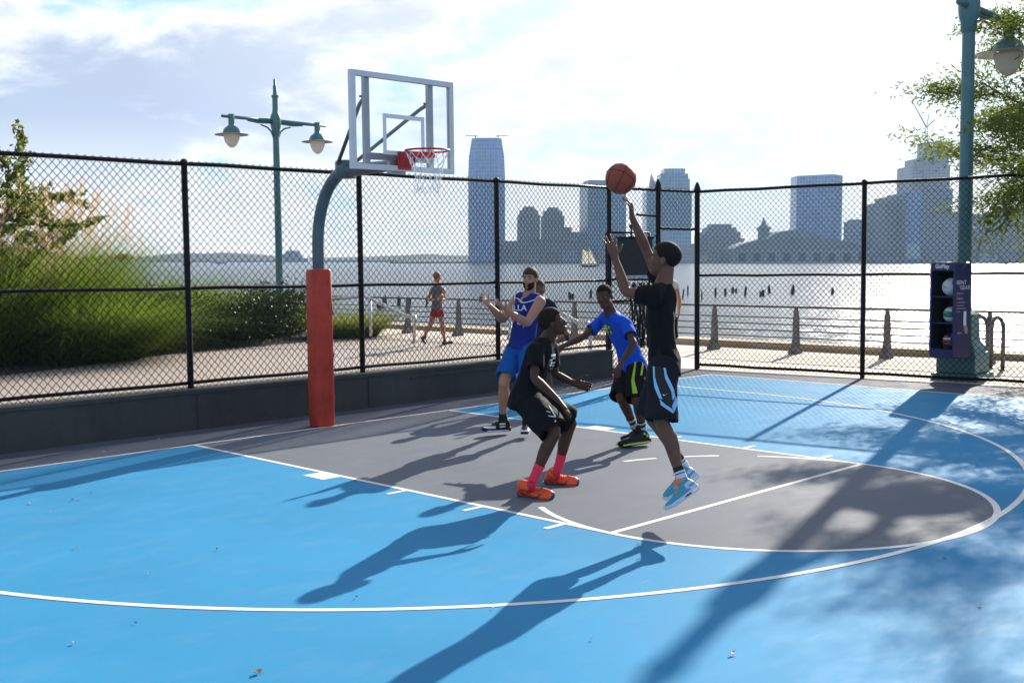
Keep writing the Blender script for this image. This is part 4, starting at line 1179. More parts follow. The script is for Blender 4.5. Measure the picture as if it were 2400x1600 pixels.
# branches reaching in at the left
tree("broad leaved tree reaching in above the grass at the left edge, a few leaves yellow", (-0.6, 13.4, -0.01),
     [(1.6, (0.75, -0.45, 0.42), 2.7), (1.8, (0.95, 0.1, 0.22), 2.5), (2.0, (0.92, -0.3, 0.42), 2.5), (1.6, (-0.9, 0.3, 0.6), 2.4), (2.0, (0.2, 0.9, 0.5), 2.2)],
     2.3, 0.12, 97, OAKM, 36, 0.105, 0.62, 0.24, YELM, 0.05, droop=-0.1)

# ---- litter on the court
LEAFM = mat("dry_leaf", (0.16, 0.09, 0.045), 0.8, var=0.4, scale=40)
PALEM = mat("pale_scrap", (0.55, 0.52, 0.48), 0.8, var=0.2, scale=40)
def scrap(name, label, xy, s, m, seed, group=None):
    r = np.random.default_rng(seed); n = 9
    out = [(s * (0.5 + 0.5 * r.uniform()) * math.cos(q), s * 0.45 * (0.6 + 0.6 * r.uniform()) * math.sin(q), 0.004 + 0.010 * (math.cos(q) ** 2) * r.uniform() + s * 0.15 * r.uniform()) for q in np.linspace(0, 2 * PI, n, endpoint=False)]
    mb = MB(); mb.add(out + [(0, 0, 0.005)] + [(x * .97, y * .97, z - 0.003) for x, y, z in out], [(i, (i + 1) % n, n) for i in range(n)] + [(n + 1 + (i + 1) % n, n + 1 + i, i, (i + 1) % n)[::-1] for i in range(n)])
    o = mb.build(name, m); o.location = (*xy, 0.006); o.rotation_euler = (0, 0, r.uniform(0, 6))
    return tag(o, label, "leaf" if "leaf" in name else "scrap", group)
scrap("fallen_leaf", "curled brown leaf lying alone near the bottom edge of the blue court", (-5.032, -6.293), 0.034, LEAFM, 1)
scrap("paper_scrap", "crumpled pale scrap on the blue court near the bottom right", (-3.294, -7.77), 0.026, PALEM, 2)
for i, (q, s, m, nm) in enumerate((((-3.922, -1.822), .02, LEAFM, "fallen_leaf"), ((-3.696, -1.67), .016, LEAFM, "fallen_leaf"), ((-3.976, -5.675), .012, LEAFM, "fallen_leaf"), ((-3.954, -4.116), .014, LEAFM, "fallen_leaf"), ((-0.915, -7.76), .014, LEAFM, "fallen_leaf"), ((7.033, -3.079), .022, LEAFM, "fallen_leaf"), ((-5.077, -5.181), .010, LEAFM, "fallen_leaf"), ((-1.701, -0.737), .018, LEAFM, "fallen_leaf"))):
    scrap(nm, "tiny dark leaf fragment lying on the painted court", q, s, m, 10 + i, "leaf fragments on the court")
for i, (q, s) in enumerate((((-3.869, -1.832), .020), ((-4.21, -1.697), .02), ((-4.237, -2.125), .012), ((-4.592, -3.373), .014), ((-2.675, 0.248), .02), ((-1.883, 0.588), .016), ((-3.587, -6.395), .014), ((-1.712, -8.315), .018), ((-5.447, -5.252), .016), ((-3.597, -7.13), .012), ((-4.567, -4.336), .010))):
    scrap("paper_scrap", "tiny pale scrap lying on the painted court", q, s, PALEM, 40 + i, "pale scraps on the court")


# ================================================================== BALL LOCKER ON THE FENCE
NAVY = mat("navy_locker_paint", (0.018, 0.022, 0.085), 0.35, var=0.1, scale=4)
INSIDE = mat("locker_inside", (0.012, 0.013, 0.016), 0.6)
BLUEP = mat("blue_plastic", (0.010, 0.035, 0.42), 0.4)
WHT = mat("print_white", (0.82, 0.82, 0.84), 0.5, var=0.03)
REDP = mat("print_red", (0.62, 0.06, 0.05), 0.5, var=0.03)
LKW, LKD, LKH = 0.45, 0.36, 1.42
lk_n = Vector((-0.959, 0.283, 0)); lk_r = Vector((0.283, 0.959, 0)) * -1      # front normal, rightwards (seen from the court)
corner = Vector((8.49, -3.66, 0.385))
org = corner - lk_r * LKW                                                     # front left bottom
ML = Matrix(((lk_r.x, -lk_n.x, 0, 0), (lk_r.y, -lk_n.y, 0, 0), (0, 0, 1, 0), (0, 0, 0, 1)))
LK = thing("ball_locker", "navy blue ball rental locker with three compartments in front of the lamp post", "locker", org)
LK.rotation_euler = (0, 0, math.atan2(lk_r.y, lk_r.x))
# local: x along the front, y inwards, z up
def rrect(x0, x1, z0, z1, r, n=5):
    out = []
    for cx_, cz_, a0 in ((x1 - r, z1 - r, 0), (x0 + r, z1 - r, 90), (x0 + r, z0 + r, 180), (x1 - r, z0 + r, 270)):
        for k in range(n):
            q = R_(a0 + 90 * k / (n - 1)); out.append((cx_ + r * math.cos(q), cz_ + r * math.sin(q)))
    return out
outer = rrect(0, LKW, 0, LKH, 0.06)
ix0, ix1, iz0, iz1 = 0.04, LKW - 0.025, 0.135, LKH - 0.125
inner = rrect(ix0, ix1, iz0, iz1, 0.02)
b_ = MB()
rg = lambda pts, y: [(x, y, z) for x, z in pts]
sh = rrect(0.006, LKW - 0.006, 0.006, LKH - 0.006, 0.056)
b_.rings([rg(inner, LKD - 0.03), rg(inner, 0.0), rg(sh, 0.0), rg(outer, 0.008), rg(outer, LKD - 0.006), rg(sh, LKD)], cap0=True, cap1=True)
b_.build("locker_body", NAVY, LK, auto=35)
li = rrect(ix0 + 0.001, ix1 - 0.001, iz0 + 0.001, iz1 - 0.001, 0.02)
MB().rings([rg(li, 0.004), rg(li, LKD - 0.034)], cap0=False, cap1=True).build("lining", INSIDE, LK)
ch = (iz1 - iz0) / 3
for k in (1, 2): MB().box((ix0, 0.003, iz0 + ch * k - 0.008), (ix1, LKD - 0.04, iz0 + ch * k + 0.008)).build("shelf", NAVY, LK)
for k in range(3):
    zc = iz0 + ch * (k + 0.5)
    for dz in (-0.13, 0.12): MB().box((0.006, -0.010, zc + dz - 0.035), (0.036, -0.0005, zc + dz + 0.035), bev=0.003).build("hinge", BLUEP, LK)
    MB().box((LKW - 0.032, -0.012, zc - 0.01), (LKW - 0.006, -0.0005, zc + 0.05), bev=0.003).build("latch", BLUEP, LK)


def put_text(txt, size, M, m, parent, name="lettering", bold=0.0, align='CENTER', space=1.0, lift=0.0015):
    vs, fs = text_mesh(txt, size, bold, align, space)
    mb = MB(); mb.add([M @ Vector((x, y, lift)) for x, y in vs], fs)
    return mb.build(name, m, parent)
MF = Matrix(((1, 0, 0, 0), (0, 0, -1, 0), (0, 1, 0, 0), (0, 0, 0, 1)))        # text plane on the front
put_text("GoPlay", 0.088, Matrix.Translation((LKW / 2, 0, LKH - 0.062)) @ MF, WHT, LK, bold=0.0016)
MS = Matrix(((0, 0, 1, LKW), (1, 0, 0, 0), (0, 1, 0, 0), (0, 0, 0, 1)))       # text plane on the right side
for txt, size, y, z, m in (("RENT", 0.085, 0.15, 1.12, WHT), ("THE", 0.04, 0.13, 1.055, REDP), ("GEAR", 0.085, 0.225, 1.045, WHT), ("Self-Service", 0.030, 0.12, 0.965, WHT), ("Sports", 0.034, 0.095, 0.93, REDP), ("Equipment", 0.030, 0.12, 0.89, WHT)):
    put_text(txt, size, Matrix.Translation((0, y, z)) @ MS, m, LK)
dm = MB(); dr = MB()
for k in range(4):
    z = 0.83 - k * 0.045
    dr.box((LKW, 0.05, z - 0.012), (LKW + 0.0015, 0.072, z + 0.012)); dm.box((LKW, 0.085, z - 0.004), (LKW + 0.0015, 0.085 + (0.15, 0.12, 0.17, 0.05)[k], z + 0.006))
dm.build("small_print", mat("print_grey", (0.45, 0.42, 0.5), 0.5), LK); dr.build("bullet_marks", REDP, LK)
hn = MB().box((LKW, 0.205, 0.49), (LKW + 0.002, 0.262, 0.70)); hn.build("phone_picture", WHT, LK)
hn = MB(); hn.add([(LKW + 0.0012, 0.20, 0.50), (LKW + 0.0012, 0.235, 0.38), (LKW + 0.0012, 0.29, 0.36), (LKW + 0.0012, 0.30, 0.44), (LKW + 0.0012, 0.262, 0.52), (LKW + 0.0012, 0.262, 0.49), (LKW + 0.0012, 0.205, 0.485)], [(0, 1, 2, 3, 4, 5, 6)])
hn.build("hand_picture", mat("print_skin", (0.50, 0.27, 0.18), 0.5), LK)
put_text("goplay", 0.034, Matrix.Translation((0, 0.12, 0.385)) @ MS, WHT, LK)
# mount to the fence
mt = MB()
for z in (0.35, 1.15): mt.box((0.10, LKD, z), (0.35, LKD + 0.08, z + 0.05))
mt.build("mount", BLACK, LK)


def ball_mat(name, fn):
    m, nb, p = newmat(name); g = nb.n('ShaderNodeTexCoord').outputs['Object']; s = nb.n('ShaderNodeSeparateXYZ'); nb.l(g, s.inputs[0])
    c = fn(nb, s, g); nb.l(c, p.inputs['Base Color']); pset(p, rough=0.45); return m
def locker_ball(name, label, k, m, r=0.115):
    zc = iz0 + ch * k + 0.009 + r
    w = org + lk_r * (LKW * 0.60) - lk_n * 0.155
    t = thing(name, label, "ball", (w.x, w.y, org.z + zc - r), 0, None)
    t.rotation_euler = (0, 0, math.atan2(lk_r.y, lk_r.x))
    MB().ell((0, 0, r), (r, r, r), 32, 20).build("ball_skin", m, t, smooth=True)
    return t
def ball_text(t, txt, size, z, m, r=0.115, x=0.0, bold=0.0, space=1.0):
    vs, fs = text_mesh(txt, size, bold, 'CENTER', space); mb = MB(); P = []
    for px2, py2 in vs:
        a, e = (px2 + x) / r, (py2 + z - r) / r
        rr = r + 0.0012; P.append((rr * math.sin(a) * math.cos(e), -rr * math.cos(a) * math.cos(e), r + rr * math.sin(e)))
    mb.add(P, fs); mb.build("lettering", m, t)
t = locker_ball("volleyball", "plain pale grey ball in the top compartment of the navy locker", 2, ball_mat("pale_ball", lambda nb, s, g: nb.mix(nb.noise(g, 9, 3), (0.50, 0.50, 0.49), (0.60, 0.60, 0.58))), 0.135)
ball_text(t, "KIPSTA", 0.024, 0.135, INSIDE, 0.135, bold=0.0008)
def vb(nb, s, g):
    band = nb.m('LESS_THAN', nb.m('ABSOLUTE', nb.m('ADD', s.outputs[2], nb.m('MULTIPLY_ADD', nb.noise(g, 7, 2), 0.05, -0.148))), 0.042)
    return nb.mix(band, (0.62, 0.62, 0.61), nb.mix(nb.noise(g, 22, 2), (0.010, 0.085, 0.060), (0.02, 0.17, 0.12)))
t = locker_ball("volleyball", "white ball with a green band in the middle compartment of the navy locker", 1, ball_mat("green_band_ball", vb))
ball_text(t, "KIPSTA", 0.034, 0.145, mat("print_yellow", (0.55, 0.5, 0.12), 0.5), bold=0.001, x=-0.05)
def bk_(nb, s, g):
    return nb.mix(nb.noise(g, 40, 2), (0.010, 0.010, 0.011), (0.022, 0.02, 0.02))
t = locker_ball("basketball", "black basketball with red rings in the bottom compartment of the navy locker", 0, ball_mat("black_ball", bk_))
r = 0.115; rr = 0.1165; mr = MB()
for z_, dz in ((0.175, 0.007), (0.055, 0.007)):
    mr.tube([(math.sqrt(max(0, rr * rr - (z_ - r) ** 2)) * math.sin(q) * 1.0, -math.sqrt(max(0, rr * rr - (z_ - r) ** 2)) * math.cos(q), z_ + 0.03 * math.cos(q * 2.4) * (1 if z_ > r else -1) - 0.015) for q in np.linspace(-0.9, 0.9, 13)], 0.0025, 5)
mr.tube([(rr * 0.99 * math.sin(q), -rr * 0.99 * math.cos(q), r - 0.004 + 0.010 * math.cos(q * 4)) for q in np.linspace(-1.1, 1.1, 19)], 0.006, 5)
mr.build("red_ring", REDP, t)
ball_text(t, "TARMAK", 0.040, 0.148, WHT, bold=0.001)
ball_text(t, "MARKET'S", 0.016, 0.178, mat("print_grey", (0.45, 0.42, 0.5), 0.5))
ball_text(t, "XTRATRACT", 0.028, 0.075, mat("print_grey", (0.45, 0.42, 0.5), 0.5))


# ================================================================== PEOPLE
AF = Vector(_ff).normalized(); AR = Vector(_fr).normalized(); AU = Vector((0, 0, 1))   # level axes: away, right, up (as seen from the court's near corner)
DF = (AF - AU * AF.z).normalized()


def skin_mat(name, col, rough=0.42):
    m, nb, p = newmat(name)
    g = nb.n('ShaderNodeTexCoord').outputs['Object']
    c = nb.mix(nb.ramp(nb.noise(g, 7, 4, 0.6), [(0.3, 0), (0.7, 1)]), tuple(x * 0.86 for x in col), tuple(x * 1.12 for x in col))
    nb.l(c, p.inputs['Base Color']); pset(p, rough=rough, spec=0.25)
    bn = nb.n('ShaderNodeBump'); bn.inputs['Strength'].default_value = 0.15; bn.inputs['Distance'].default_value = 0.002
    nb.l(nb.noise(g, 160, 3), bn.inputs['Height']); nb.l(bn.outputs[0], p.inputs['Normal'])
    return m


def cloth_mat(name, col, rough=0.85, sheen=0.0, tr=0.0):
    m, nb, p = newmat(name)
    g = nb.n('ShaderNodeTexCoord').outputs['Object']
    c = nb.mix(nb.noise(g, 5, 4, 0.6), tuple(x * 0.88 for x in col), tuple(min(1, x * 1.1) for x in col))
    nb.l(c, p.inputs['Base Color']); pset(p, rough=rough, spec=0.12, sheen=sheen)
    f1 = nb.noise(nb.mapping(g, scale=(1, 1, 0.45), rot=(0.4, 0.2, 0)), 9, 3, 0.5, 0.6)
    f2 = nb.noise(g, 500, 2)
    bn = nb.n('ShaderNodeBump'); bn.inputs['Strength'].default_value = 0.8; bn.inputs['Distance'].default_value = 0.018
    nb.l(nb.m('MULTIPLY_ADD', f2, 0.04, f1), bn.inputs['Height']); nb.l(bn.outputs[0], p.inputs['Normal'])
    return m


HAIRM = mat("black_hair", (0.010, 0.007, 0.006), 0.75, spec=0.2, var=0.3, scale=60, bump=0.6, bscale=160)
BROWNH = mat("brown_hair", (0.060, 0.034, 0.018), 0.7, spec=0.2, var=0.4, scale=60, bump=0.6, bscale=160)
EYEW = mat("eye_white", (0.22, 0.20, 0.19), 0.4, var=0.02)
EYED = mat("eye_dark", (0.015, 0.010, 0.008), 0.2)


def fuse(mb, name, mats, base, parent, voxel, smooth=3, fold=0.0, fscale=7.0, seed=0, paint=None, fac=0.5):
    """join overlapping closed shapes into one continuous skin"""
    me = mb.mesh(name + "_raw", mats, origin=base)
    o = bpy.data.objects.new(name + "_raw", me); COL.objects.link(o)
    rm = o.modifiers.new("r", 'REMESH'); rm.mode = 'VOXEL'; rm.voxel_size = voxel; rm.use_smooth_shade = True
    if smooth:
        s = o.modifiers.new("s", 'SMOOTH'); s.iterations = smooth; s.factor = fac
    dg = bpy.context.evaluated_depsgraph_get()
    nm = bpy.data.meshes.new_from_object(o.evaluated_get(dg))
    bpy.data.objects.remove(o); bpy.data.meshes.remove(me)
    nm.name = name
    n = len(nm.vertices)
    if fold:
        co = np.empty(n * 3); nm.vertices.foreach_get('co', co); co = co.reshape(-1, 3)
        no = np.empty(n * 3); nm.vertices.foreach_get('normal', no); no = no.reshape(-1, 3)
        sv = Vector((seed * 3.1, seed * 1.7, seed * 0.9))
        d = np.array([mnoise.noise(Vector((c[0] * fscale, c[1] * fscale, c[2] * fscale * 0.45)) + sv) + 0.5 * mnoise.noise(Vector((c[0] * fscale * 2.1 + c[2] * 6, c[1] * fscale * 2.1, c[2] * fscale * 0.9)) + sv) for c in co])
        d = np.sign(d) * np.abs(d) ** 0.8 * 1.5
        co = co + no * (d * fold)[:, None]
        nm.vertices.foreach_set('co', co.ravel())
    nm.materials.clear()
    for m in (mats if isinstance(mats, (list, tuple)) else [mats]): nm.materials.append(m)
    if paint:
        for p in nm.polygons: p.material_index = paint(p.center)
    nm.polygons.foreach_set('use_smooth', [True] * len(nm.polygons))
    nm.update()
    return link(bpy.data.objects.new(name, nm), parent)


def V3(p): return Vector(p)


def limb_tube(mb, pts, rads, n=14, hollow=False, flat=1.0, up=None):
    """rounded closed tube; hollow: the far end is an open hem"""
    pts = [Vector(p) for p in pts]; rads = list(rads)
    t0 = (pts[1] - pts[0]).normalized(); t1 = (pts[-1] - pts[-2]).normalized()
    P = [pts[0] - t0 * rads[0] * 0.75, pts[0] - t0 * rads[0] * 0.45] + pts; Rr = [rads[0] * 0.25, rads[0] * 0.8] + rads
    if hollow:
        e = rads[-1]
        P += [pts[-1] + t1 * 0.001, pts[-1] - t1 * 0.03, pts[-1] - t1 * 0.06]; Rr += [e - 0.013, e - 0.016, e * 0.3]
        rs = []; a = None
        for i, p in enumerate(P):
            t = t1 if i >= len(P) - 4 else (P[min(i + 1, len(P) - 4)] - P[max(i - 1, 0)]).normalized()
            if a is None: a = Vector(up) if up is not None else (Vector((0, 0, 1)) if abs(t.z) < 0.9 else Vector((1, 0, 0)))
            a = (a - t * a.dot(t)).normalized(); c = t.cross(a)
            rs.append([p + (a * math.cos(q) + c * math.sin(q) * flat) * Rr[i] for q in (2 * PI * k / n for k in range(n))])
        return mb.rings(rs)
    P += [pts[-1] + t1 * rads[-1] * 0.45, pts[-1] + t1 * rads[-1] * 0.75]; Rr += [rads[-1] * 0.8, rads[-1] * 0.25]
    return mb.tube(P, Rr, n, flat=flat, up=up)


def limb2(mb, A, B, C, up_prof, lo_prof, bulge=None, n=14):
    A, B, C = V3(A), V3(B), V3(C)
    pts, rr = [], []
    for t, r in up_prof: pts.append(A.lerp(B, t)); rr.append(r)
    for t, r in lo_prof:
        p = B.lerp(C, t)
        if bulge is not None and 0.1 < t < 0.6: p = p + bulge * 0.016 * math.sin(PI * (t - 0.1) / 0.5)
        pts.append(p); rr.append(r)
    # soften the bend
    limb_tube(mb, pts, rr, n)


def frame(fwd, up):
    f = V3(fwd).normalized(); u = V3(up); u = (u - f * u.dot(f)).normalized(); r = f.cross(u)
    return r, f, u


def head_M(J):
    r, f, u = frame(J['face'], J['hup']); c = V3(J['head']); s = J.get('hs', 1.0)
    return Matrix(((r.x * s, f.x * s, u.x * s, c.x), (r.y * s, f.y * s, u.y * s, c.y), (r.z * s, f.z * s, u.z * s, c.z), (0, 0, 0, 1)))


def add_head(mb, J):
    M = head_M(J); R3m = M.to_3x3()
    def e(c, r, n=16, m=10): mb.ell(M @ Vector(c), r, n, m, M=R3m)
    e((0, -0.012, 0.036), (0.073, 0.093, 0.083), 20, 14)
    e((0, 0.022, -0.022), (0.061, 0.064, 0.083))
    e((0, 0.046, -0.082), (0.041, 0.040, 0.030))
    e((0, 0.020, -0.070), (0.052, 0.045, 0.030))
    for s in (-1, 1):
        e((s * 0.074, -0.008, -0.008), (0.009, 0.018, 0.029))
        e((s * 0.035, 0.058, -0.026), (0.020, 0.018, 0.020))          # cheeks
        e((s * 0.028, 0.075, 0.020), (0.020, 0.010, 0.007))           # brow
        mb.ell(M @ Vector((s * 0.011, 0.089, -0.034)), (0.009, 0.009, 0.007), 8, 6, M=R3m)
    mb.tube([M @ Vector(p) for p in ((0, 0.074, 0.020), (0, 0.089, -0.005), (0, 0.100, -0.028), (0, 0.086, -0.038))], [0.009, 0.009, 0.011, 0.009], 8)
    e((0, 0.085, -0.058), (0.022, 0.010, 0.006)); e((0, 0.083, -0.069), (0.020, 0.010, 0.007))
    # neck
    nk = V3(J['neck']); top = M @ Vector((0, -0.022, -0.045))
    limb_tube(mb, [nk.lerp(top, -0.15), nk.lerp(top, 0.35), top], [0.072 * J.get('nkr', 1), 0.060 * J.get('nkr', 1), 0.056 * J.get('nkr', 1)])


def shell(J, name, m, parent, base, c, r, keep, voxel=0.005, rough=0.0015, tuck=0.80):
    """hair, beard: the part of a rounded shell that passes keep(), the rest tucked under the skin"""
    M = head_M(J)
    bm = bmesh.new(); bmesh.ops.create_icosphere(bm, subdivisions=5, radius=1.0)
    for v in bm.verts:
        p = Vector((v.co.x * r[0], v.co.y * r[1], v.co.z * r[2]))
        q = p + Vector(c)
        w = keep(q)
        n = mnoise.noise(q * 90) * rough * 1.5
        s = tuck + (1 - tuck) * w
        v.co = M @ (Vector(c) + p * s * (1 + n * 8 * w)) - Vector(base)
    me = bpy.data.meshes.new(name); bm.to_mesh(me); bm.free(); me.materials.append(m)
    me.polygons.foreach_set('use_smooth', [True] * len(me.polygons))
    return link(bpy.data.objects.new(name, me), parent)


def sst(a, b_, x):
    t = max(0.0, min(1.0, (x - a) / (b_ - a))); return t * t * (3 - 2 * t)


def short_hair(J, m, parent, base, thick=0.010, front=0.055, nape=-0.055, name="hair"):
    def keep(q):
        y = q.y
        line = front + (0.062 - front) * 0 if y > 0.055 else (nape + (0.012 - nape) * sst(-0.075, 0.0, y) if y < 0.0 else 0.012 + (front - 0.012) * sst(0.02, 0.06, y))
        return sst(line - 0.006, line + 0.006, q.z)
    return shell(J, name, m, parent, base, (0, -0.012, 0.036), (0.073 + thick * 0.8, 0.093 + thick, 0.083 + thick * 1.3), keep)


def add_eyes(J, parent, base):
    M = head_M(J)
    for s in (-1, 1):
        mb = MB(); mb.ell(M @ Vector((s * 0.030, 0.0690, 0.004)), (0.0115, 0.010, 0.0065), 12, 8, M=M.to_3x3())
        eo = mb.build("eye", EYEW, parent, smooth=True, origin=base)
        mb = MB(); mb.ell(M @ Vector((s * 0.030, 0.0768, 0.004)), (0.0056, 0.0034, 0.0054), 10, 6, M=M.to_3x3())
        mb.build("iris", EYED, eo, smooth=True, origin=base)


def add_hand(mb, wr, tip, nrm, side, curl=(0.25, 0.35, 0.25), spread=0.10, thumb=0.75, size=1.0, curls=None, tcurl=0.2):
    """palm, four unequal fingers with three bends each and a thumb from the side of the palm; nrm: palm normal; side: +1 right, -1 left"""
    W_ = V3(wr); d = (V3(tip) - W_).normalized(); n = V3(nrm); n = (n - d * n.dot(d)).normalized()
    t = n.cross(d) * (-1 if side > 0 else 1)
    k = size
    rs = []
    for s, hw, hd, off in ((-0.015, 0.027, 0.021, 0), (0.02, 0.031, 0.019, 0), (0.05, 0.038, 0.017, 0), (0.08, 0.041, 0.0145, 0.001), (0.10, 0.037, 0.011, 0.001)):
        c = W_ + d * s * k + n * off
        rs.append([c + t * (hw * k * math.cos(q)) + n * (hd * k * math.sin(q)) for q in (2 * PI * i / 16 for i in range(16))])
    mb.rings(rs)
    K = W_ + d * 0.092 * k
    for i, (o, L, r) in enumerate(((0.030, 0.074, 0.0088), (0.010, 0.083, 0.0090), (-0.011, 0.077, 0.0086), (-0.030, 0.060, 0.0076))):
        cl = curls[i] if curls else curl
        sp = spread * (1.5 - i) / 1.5
        fd = (d * math.cos(sp) + t * math.sin(sp)).normalized()
        p = K + t * o * k - fd * 0.012 * k
        pts = [p]; rr = [r * 1.08 * k]; ang = 0
        for seg, c in zip((0.47 * L + 0.012, 0.29 * L, 0.24 * L), cl):
            ang += c
            p = p + (fd * math.cos(ang) + n * math.sin(ang)) * seg * k
            pts.append(p); rr.append(rr[-1] * 0.92)
        limb_tube(mb, pts, rr, 8)
    p = W_ + d * 0.022 * k + t * 0.022 * k + n * 0.006
    td = (d * math.cos(thumb) + t * math.sin(thumb) + n * 0.22).normalized()
    td2 = (td + d * 0.25 + n * tcurl).normalized()
    limb_tube(mb, [p, p + td * 0.042 * k, p + td * 0.042 * k + td2 * 0.034 * k, p + td * 0.042 * k + td2 * 0.034 * k + (td2 + n * tcurl).normalized() * 0.024 * k], [0.0135 * k, 0.0115 * k, 0.0098 * k, 0.0085 * k], 8)


def spine(J):
    """torso stations: (centre, lateral, forward)"""
    hip, nk = V3(J['hip']), V3(J['neck'])
    lp = (V3(J['hipR']) - V3(J['hipL'])).normalized(); ls = (V3(J['shR']) - V3(J['shL'])).normalized()
    back = V3(J.get('back', (0, 0, 0)))
    def at(t):
        lat = lp.lerp(ls, max(0, min(1, t))).normalized()
        c = hip.lerp(nk, t) + back * math.sin(PI * max(0, min(1, t)))
        up = (nk - hip).normalized(); f = up.cross(lat).normalized(); lat = f.cross(up).normalized()
        return c, lat, f, up
    return at


def torso_rings(J, prof, n=28, sq=0.85):
    at = spine(J); rs = []
    for t, hw, hd, fo in prof:
        c, lat, f, up = at(t)
        ring = []
        for i in range(n):
            q = 2 * PI * i / n; cs, sn = math.cos(q), math.sin(q)
            ring.append(c + f * fo + lat * hw * math.copysign(abs(cs) ** sq, cs) + f * hd * math.copysign(abs(sn) ** sq, sn))
        rs.append(ring)
    return rs


BODY_T = ((-0.16, 0.06, 0.06, 0.0), (-0.12, 0.125, 0.095, 0.0), (0.0, 0.150, 0.105, -0.005), (0.15, 0.138, 0.094, 0.0), (0.38, 0.126, 0.086, 0.004), (0.62, 0.148, 0.098, 0.006), (0.80, 0.160, 0.098, 0.0), (0.91, 0.135, 0.080, -0.006), (0.98, 0.080, 0.062, -0.006), (1.02, 0.05, 0.05, 0))


def build_body(J, skin, parent, base, k=1.0, arms=True):
    mb = MB()
    add_head(mb, J)
    mb.rings(torso_rings(J, [(t, w_ * k * J.get('tw', 0.9), d * k * J.get('tw', 0.9), f) for t, w_, d, f in BODY_T]))
    ka, kl = J.get('ka', 1.0) * k, J.get('kl', 1.0) * k
    nk = V3(J['neck'])
    for s in 'LR':
        sh = V3(J['sh' + s])
        limb_tube(mb, [nk.lerp(sh, 0.2) - AU * 0.01, nk.lerp(sh, 0.62) - AU * 0.004, sh - AU * 0.006], [0.048 * ka, 0.052 * ka, 0.052 * ka])
        limb2(mb, sh, J['el' + s], J['wr' + s], ((0, 0.054 * ka), (0.35, 0.049 * ka), (0.8, 0.040 * ka), (0.97, 0.038 * ka)), ((0.05, 0.0385 * ka), (0.25, 0.042 * ka), (0.6, 0.034 * ka), (0.92, 0.0255 * ka), (1.0, 0.0245 * ka)))
        h = J['hand' + s]
        add_hand(mb, J['wr' + s], h['tip'], h['n'], 1 if s == 'R' else -1, **{q: v for q, v in h.items() if q not in ('tip', 'n')})
        hp, kn, an = V3(J['hip' + s]), V3(J['kn' + s]), V3(J['an' + s])
        bul = (kn - hp).normalized() + (kn - an).normalized()
        bul = -bul.normalized() if bul.length > 0.05 else None
        limb2(mb, hp, kn, an, ((-0.02, 0.092 * kl), (0.3, 0.084 * kl), (0.75, 0.063 * kl), (0.97, 0.056 * kl)), ((0.04, 0.055 * kl), (0.16, 0.052 * kl), (0.30, 0.058 * kl), (0.45, 0.054 * kl), (0.7, 0.041 * kl), (0.92, 0.035 * kl), (1.0, 0.036 * kl)), bulge=bul)
        if 'shoe' + s in J:
            heel, toe, _ = J['shoe' + s]; heel, toe = V3(heel), V3(toe)
            x = (toe - heel).normalized()
            limb_tube(mb, [an, heel.lerp(toe, 0.3) + (an - heel.lerp(toe, 0.25)).normalized() * 0.05, heel.lerp(toe, 0.62) + (an - heel.lerp(toe, 0.25)).normalized() * 0.035], [0.034, 0.036, 0.03])
    return fuse(mb, "body", skin, base, parent, 0.0058, 3, fac=0.4)


def shirt(J, m, parent, base, name="t_shirt", sleeve=0.62, ease=0.022, hem=-0.14, k=1.0, fold=0.006, seed=1, sl_r=(0.066, 0.066, 0.068), neck=True, flare=0.0, paint=None):
    mb = MB()
    pr = [(hem, 0.150 * k + ease + 0.012 + flare, 0.110 * k + ease + 0.014 + flare, 0.0), (0.0, 0.150 * k + ease + 0.008 + flare * .6, 0.108 * k + ease + 0.010 + flare * .6, -0.004), (0.18, 0.142 * k + ease, 0.098 * k + ease, 0.0), (0.38, 0.134 * k + ease, 0.092 * k + ease, 0.004), (0.62, 0.150 * k + ease * 0.9, 0.100 * k + ease * 0.8, 0.006), (0.80, 0.160 * k + ease * 0.6, 0.099 * k + ease * 0.7, 0.0), (0.91, 0.130 * k + ease * 0.5, 0.080 * k + ease * 0.6, -0.006), (0.975, 0.086 * k, 0.070 * k, -0.006), (1.0, 0.066, 0.062, -0.004)]
    rs = torso_rings(J, pr)
    h0 = torso_rings(J, [(hem + 0.002, pr[0][1] - 0.016, pr[0][2] - 0.016, 0), (hem + 0.10, pr[0][1] - 0.03, pr[0][2] - 0.03, 0)])
    mb.rings(h0[::-1] + rs)
    nk = V3(J['neck'])
    for s in 'LR':
        sh, el = V3(J['sh' + s]), V3(J['el' + s])
        if sleeve:
            limb_tube(mb, [nk.lerp(sh, 0.25) - AU * 0.022, nk.lerp(sh, 0.7) - AU * 0.004, sh, sh.lerp(el, sleeve * 0.5), sh.lerp(el, sleeve)], [0.068 * k, 0.072 * k, sl_r[0] * k, sl_r[1] * k, sl_r[2] * k], 16, hollow=True)
        else:
            limb_tube(mb, [nk.lerp(sh, 0.30) - AU * 0.020, nk.lerp(sh, 0.60) - AU * 0.012, nk.lerp(sh, 0.70) - AU * 0.012], [0.064 * J.get('ka', 1) * k, 0.067 * J.get('ka', 1) * k, 0.066 * J.get('ka', 1) * k], 14)
    return fuse(mb, name, m, base, parent, 0.0085, 4, fold, 8.0, seed, paint)


